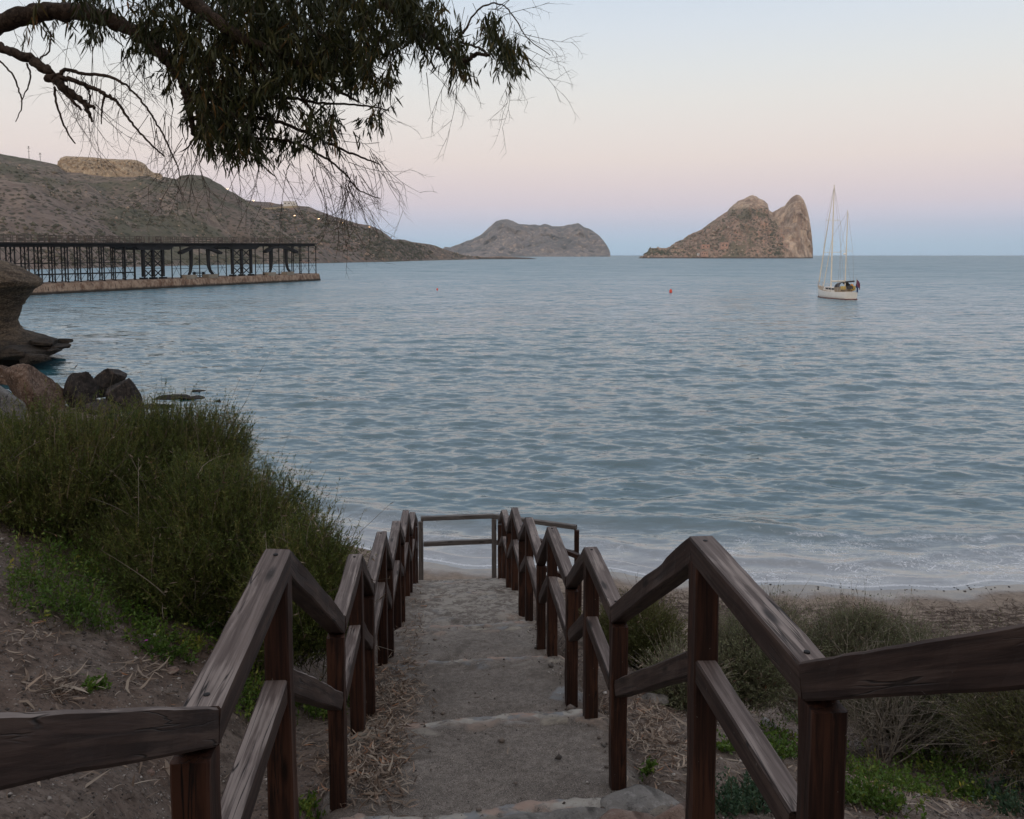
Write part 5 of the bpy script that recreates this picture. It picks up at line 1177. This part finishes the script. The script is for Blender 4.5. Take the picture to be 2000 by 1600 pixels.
for q in [[(112, 150, 5.6, 5), (128, 137, 5.6, 4), (160, 143, 5.6, 3.4), (212, 149, 5.6, 3), (250, 170, 5.6, 2.4), (278, 200, 5.6, 2.2), (300, 232, 5.6, 2), (322, 270, 5.6, 1.8), (345, 320, 5.6, 1.5), (352, 350, 5.6, .8)],
          [(108, 150, 5.6, 6), (140, 156, 5.6, 5), (170, 168, 5.6, 4.5), (196, 178, 5.6, 4), (212, 188, 5.6, 4), (230, 200, 5.6, 3), (245, 225, 5.6, 2.6), (265, 250, 5.6, 2.2), (290, 277, 5.6, 2), (320, 305, 5.6, 1.5)],
          [(110, 158, 5.6, 6), (132, 187, 5.6, 4), (158, 215, 5.6, 2.5)], [(160, 195, 5.6, 4), (172, 218, 5.6, 4), (180, 238, 5.6, 2)], [(107, 170, 5.6, 2.6), (110, 200, 5.6, 2.2), (125, 245, 5.6, 1.9), (147, 282, 5.6, 1.2)],
          [(52, 124, 5.6, 2), (59, 145, 5.6, 1.6), (55, 170, 5.6, 1.4), (43, 194, 5.6, 1)], [(-30, 95, 5.5, 2), (0, 120, 5.5, 1.8), (25, 148, 5.5, 1.8), (40, 185, 5.5, 1.6), (42, 210, 5.5, 1.2), (31, 238, 5.5, .8)], [(76, 122, 5.6, 2), (80, 112, 5.6, 1.8), (96, 100, 5.6, 1.5), (100, 60, 5.6, 1)],
          [(205, 188, 5.6, 2.4), (199, 215, 5.6, 1.8), (198, 243, 5.6, 1)], [(170, 165, 5.7, 2.2), (176, 190, 5.7, 1.6), (172, 210, 5.7, .8)]]: branch(q, 6, 5, 'branch', .004)
branch([(-400, -200, 6, 26), (-100, -150, 5.8, 24), (200, -90, 5.5, 20), (340, -20, 5.4, 16), (400, 25, 5.4, 14), (455, 65, 5.4, 12), (520, 95, 5.5, 9), (585, 125, 5.6, 6), (640, 165, 5.7, 4), (700, 200, 5.8, 2)])
branch([(200, -90, 5.5, 14), (420, -120, 5.8, 14), (600, -90, 6, 12), (700, -30, 6, 9), (765, 18, 6, 8), (815, 62, 6, 6.5), (860, 95, 6, 5), (905, 118, 6, 4.5), (930, 106, 6, 4), (957, 108, 6, 3)])
branch([(955, 108, 6, 3), (930, 92, 6, 2.4), (905, 84, 6, 2), (885, 88, 6, 1.6)], 6, 5); branch([(905, 66, 6, 2.4), (925, 30, 6, 2), (955, 8, 6, 1.7), (985, 12, 6, 1.5), (1008, 40, 6, 1.3), (1030, 75, 6, 1.1), (1075, 108, 6, .8)], 6, 5)
branch([(373, 230, 6, 5), (430, 225, 6, 4), (520, 232, 6, 4), (590, 255, 6, 3.4), (650, 285, 6, 2.6), (700, 305, 6, 2), (745, 322, 6, 1.2)], 8, 6)
branch([(365, 190, 6, 5), (440, 195, 5.9, 4), (540, 190, 5.9, 3.5), (620, 200, 5.9, 2.6), (700, 205, 5.9, 1.8), (760, 215, 5.9, 1)], 8, 6)
branch([(378, 262, 6, 4), (450, 268, 6, 3.5), (560, 275, 6, 3), (620, 300, 6, 2.4), (670, 335, 6, 2), (700, 370, 6, 1.4), (742, 388, 6, .8)], 8, 6)
branch([(500, 110, 5.7, 5), (530, 145, 5.7, 4), (570, 170, 5.7, 3), (610, 220, 5.8, 2.4), (640, 300, 5.8, 1.6), (655, 340, 5.8, 1)], 8, 6)
# leaves
clust = [(430, 50, 150, 55, 150), (620, 60, 140, 65, 170), (700, 95, 75, 55, 62), (480, 140, 100, 55, 110), (630, 140, 100, 42, 80), (425, 205, 55, 45, 75), (440, 262, 55, 36, 62), (520, 215, 55, 45, 40), (615, 235, 45, 22, 14), (490, 292, 32, 20, 22), (735, 240, 18, 22, 7), (762, 165, 16, 24, 9), (560, 280, 50, 18, 12), (645, 262, 32, 18, 9),
         (820, 45, 48, 38, 48), (868, 85, 40, 34, 30), (905, 125, 22, 20, 11), (955, 66, 28, 24, 15), (992, 112, 32, 24, 26), (780, 15, 55, 25, 32), (905, 150, 8, 10, 2), (180, 8, 70, 12, 22), (185, 55, 38, 16, 14), (95, 42, 50, 8, 7), (300, 50, 50, 35, 32), (268, 92, 26, 20, 8), (660, -5, 190, 30, 110), (360, 120, 40, 50, 35), (400, -20, 160, 30, 80), (700, 160, 30, 20, 8), (560, 100, 80, 60, 60), (475, 180, 60, 40, 40)]
r_ = np.random.default_rng(77); C = []
for cx, cy, rx, ry, n in clust:
    a = r_.uniform(0, 6.283, n); q = np.sqrt(r_.random(n)); C.append(PA(cx + rx * q * np.cos(a), cy + ry * q * np.sin(a) - 12, r_.uniform(5.3, 6.9, n)))
Cv = np.concatenate(C); nvis = len(Cv)
# unseen crown above and behind the frame, added to shade the foreground
hi = []
while len(hi) < 950:
    q = np.array([r_.uniform(-7.5, 3.5), r_.uniform(-3.5, 7.5), r_.uniform(9.2, 12.5)])
    if q[2] > 7.45 + max(q[1], 0) * .335 and ((q[0] + 2.2) / 5.5) ** 2 + ((q[1] - 2) / 5.6) ** 2 < 1: hi.append(q)
Cv = np.vstack([Cv, np.array(hi)])
def leaves(C, per, ll, seed):
    """hanging sprays: each a thin twig with leaves along it"""
    r_ = np.random.default_rng(seed); m_ = len(C); n = m_ * per
    sd0 = r_.normal(size=(m_, 3)) * np.array([.55, .55, .25]); sd0[:, 2] -= .75; sd0 = nrmz(sd0); SL = r_.uniform(.14, .38, m_)
    sp_ = r_.random((m_, per)); c = (C[:, None] + sd0[:, None] * ((sp_ - .4) * SL[:, None])[..., None]).reshape(-1, 3); cr_ = np.repeat(r_.random(m_), per)
    p0 = c + r_.normal(size=(n, 3)) * .012
    d = r_.normal(size=(n, 3)) * .42 + np.repeat(sd0, per, 0) * .5; d[:, 2] -= .85; d = nrmz(d); L = ll * r_.uniform(.5, 1.3, (n, 1)); sd_ = nrmz(np.cross(d, r_.normal(size=(n, 3)))); bn_ = np.cross(d, sd_) * r_.normal(size=(n, 1)) * .2 + sd_ * r_.normal(size=(n, 1)) * .16
    wd = ll * .068 * r_.uniform(.7, 1.3, (n, 1)); T = [0, .3, .65, 1]; Wt = [.12, 1, .8, .03]; V = []
    for t_, w_ in zip(T, Wt):
        q = p0 + d * L * t_ + bn_ * L * t_ * t_; V += [q - sd_ * wd * w_, q + sd_ * wd * w_]
    V = np.stack(V, 1).reshape(-1, 3); b_ = (np.arange(n) * 8)[:, None] + np.arange(3)[None] * 2
    Fc = np.stack([b_, b_ + 1, b_ + 3, b_ + 2], -1).reshape(-1, 4)
    a0 = C - sd0 * (SL * .75)[:, None]; a1 = C + sd0 * (SL * .6)[:, None]; sw_ = nrmz(np.cross(sd0, r_.normal(size=(m_, 3)))) * .0022
    TV = np.stack([a0 - sw_, a0 + sw_, a1 + sw_ * .4, a1 - sw_ * .4], 1).reshape(-1, 3)
    return V, Fc, np.repeat(np.clip(cr_ * .6 + r_.random(n) * .42, 0, 1), 8), TV, np.arange(m_ * 4).reshape(-1, 4)
keep = np.concatenate([np.ones(nvis, bool), np.random.default_rng(6).random(len(hi)) < .38]); V, Fc, rn_, TV, TF = leaves(Cv[keep], 17, .095, 78)
link('foliage', arr_mesh('foliage', V - np.array(tb), Fc, {'rnd': rn_}), L_euc, tree)
link('spray_stems', arr_mesh('spray_stems', TV - np.array(tb), TF), M_bark, tree)
# drooping bare twigs
tw = MB(); rt = np.random.default_rng(91)
def droop(p, d, L, r0, lev, sag=.30, wob=.55):
    n = max(5, int(L / .07)); pts = [Vector(p)]; d = Vector(d).normalized(); st_ = L / n; w_ = Vector(rt.normal(size=3))
    for i in range(n):
        w_ = w_ * .7 + Vector(rt.normal(size=3)) * .5; d = (d + w_ * wob * .18 + Vector((0, 0, -sag * .25 + (.25 * (i / n) ** 2 if rt.random() < .5 else 0)))).normalized(); pts.append(pts[-1] + d * st_)
        if lev and i > 0 and rt.random() < .62: droop(pts[-1], (d + Vector(rt.normal(size=3)) * .7).normalized(), L * rt.uniform(.25, .55), r0 * .6, lev - 1, sag, wob)
    tw.tube(pts, [r0 * (1 - .7 * i / n) for i in range(n + 1)], 3, cap=False)
srcs = [(390, 270, 40, 20, 9, (.1, 0, -1)), (460, 300, 50, 15, 8, (.2, 0, -1)), (560, 290, 60, 20, 9, (.35, 0, -.8)), (650, 300, 40, 30, 12, (.5, 0, -.7)), (690, 340, 25, 25, 16, (.3, 0, -1)), (735, 300, 15, 20, 8, (.5, 0, -.9)), (660, 350, 30, 20, 8, (0, 0, -1)), (620, 210, 80, 20, 9, (.7, 0, -.7)), (720, 200, 30, 20, 3, (.6, 0, -.6)), (230, 80, 60, 20, 10, (.1, 0, -1)), (300, 110, 40, 20, 8, (-.3, 0, -1)), (200, 150, 70, 10, 12, (.2, 0, -.9)), (150, 150, 60, 10, 7, (0, 0, -1)),
        (320, 240, 40, 30, 7, (-.3, 0, -1)), (360, 290, 15, 20, 6, (-.1, 0, -1)), (870, 130, 40, 15, 6, (.2, 0, -1)), (960, 40, 30, 25, 8, (.9, 0, .1)), (1010, 80, 20, 20, 6, (.9, 0, -.3)), (1000, 120, 25, 15, 4, (.4, 0, -.8)), (800, 60, 30, 30, 5, (-.2, 0, -1)), (80, 40, 60, 10, 5, (.3, 0, -1)), (180, 200, 10, 15, 4, (.2, 0, -1)), (305, 235, 15, 15, 3, (.1, 0, -1)), (560, 330, 60, 10, 5, (.1, 0, -1))]
for cx, cy, rx, ry, n, d in srcs:
    for _ in range(n):
        p = P(cx + rt.uniform(-rx, rx), cy + rt.uniform(-ry, ry), rt.uniform(5.5, 6.4)); droop(p, Vector(d) + Vector(rt.normal(size=3)) * .35, rt.uniform(.25, .55), .0032, 2)
tp(tw, 'twigs', M_bark, False)

# ---------------------------------------------------------------- haze
m = bpy.data.materials.new('air'); m.use_nodes = True; t = m.node_tree; t.nodes.clear()
ho = t.nodes.new('ShaderNodeOutputMaterial'); hv = t.nodes.new('ShaderNodeVolumePrincipled')
hv.inputs['Color'].default_value = (.76, .88, 1, 1); hv.inputs['Density'].default_value = HAZE; hv.inputs['Anisotropy'].default_value = .0
t.links.new(hv.outputs[0], ho.inputs['Volume'])
hb = MB().box((0, 2960, 125), (13400, 7000, 270)); tag(hb.build('haze', m), kind='stuff')
sc.cycles.volume_bounces = 0
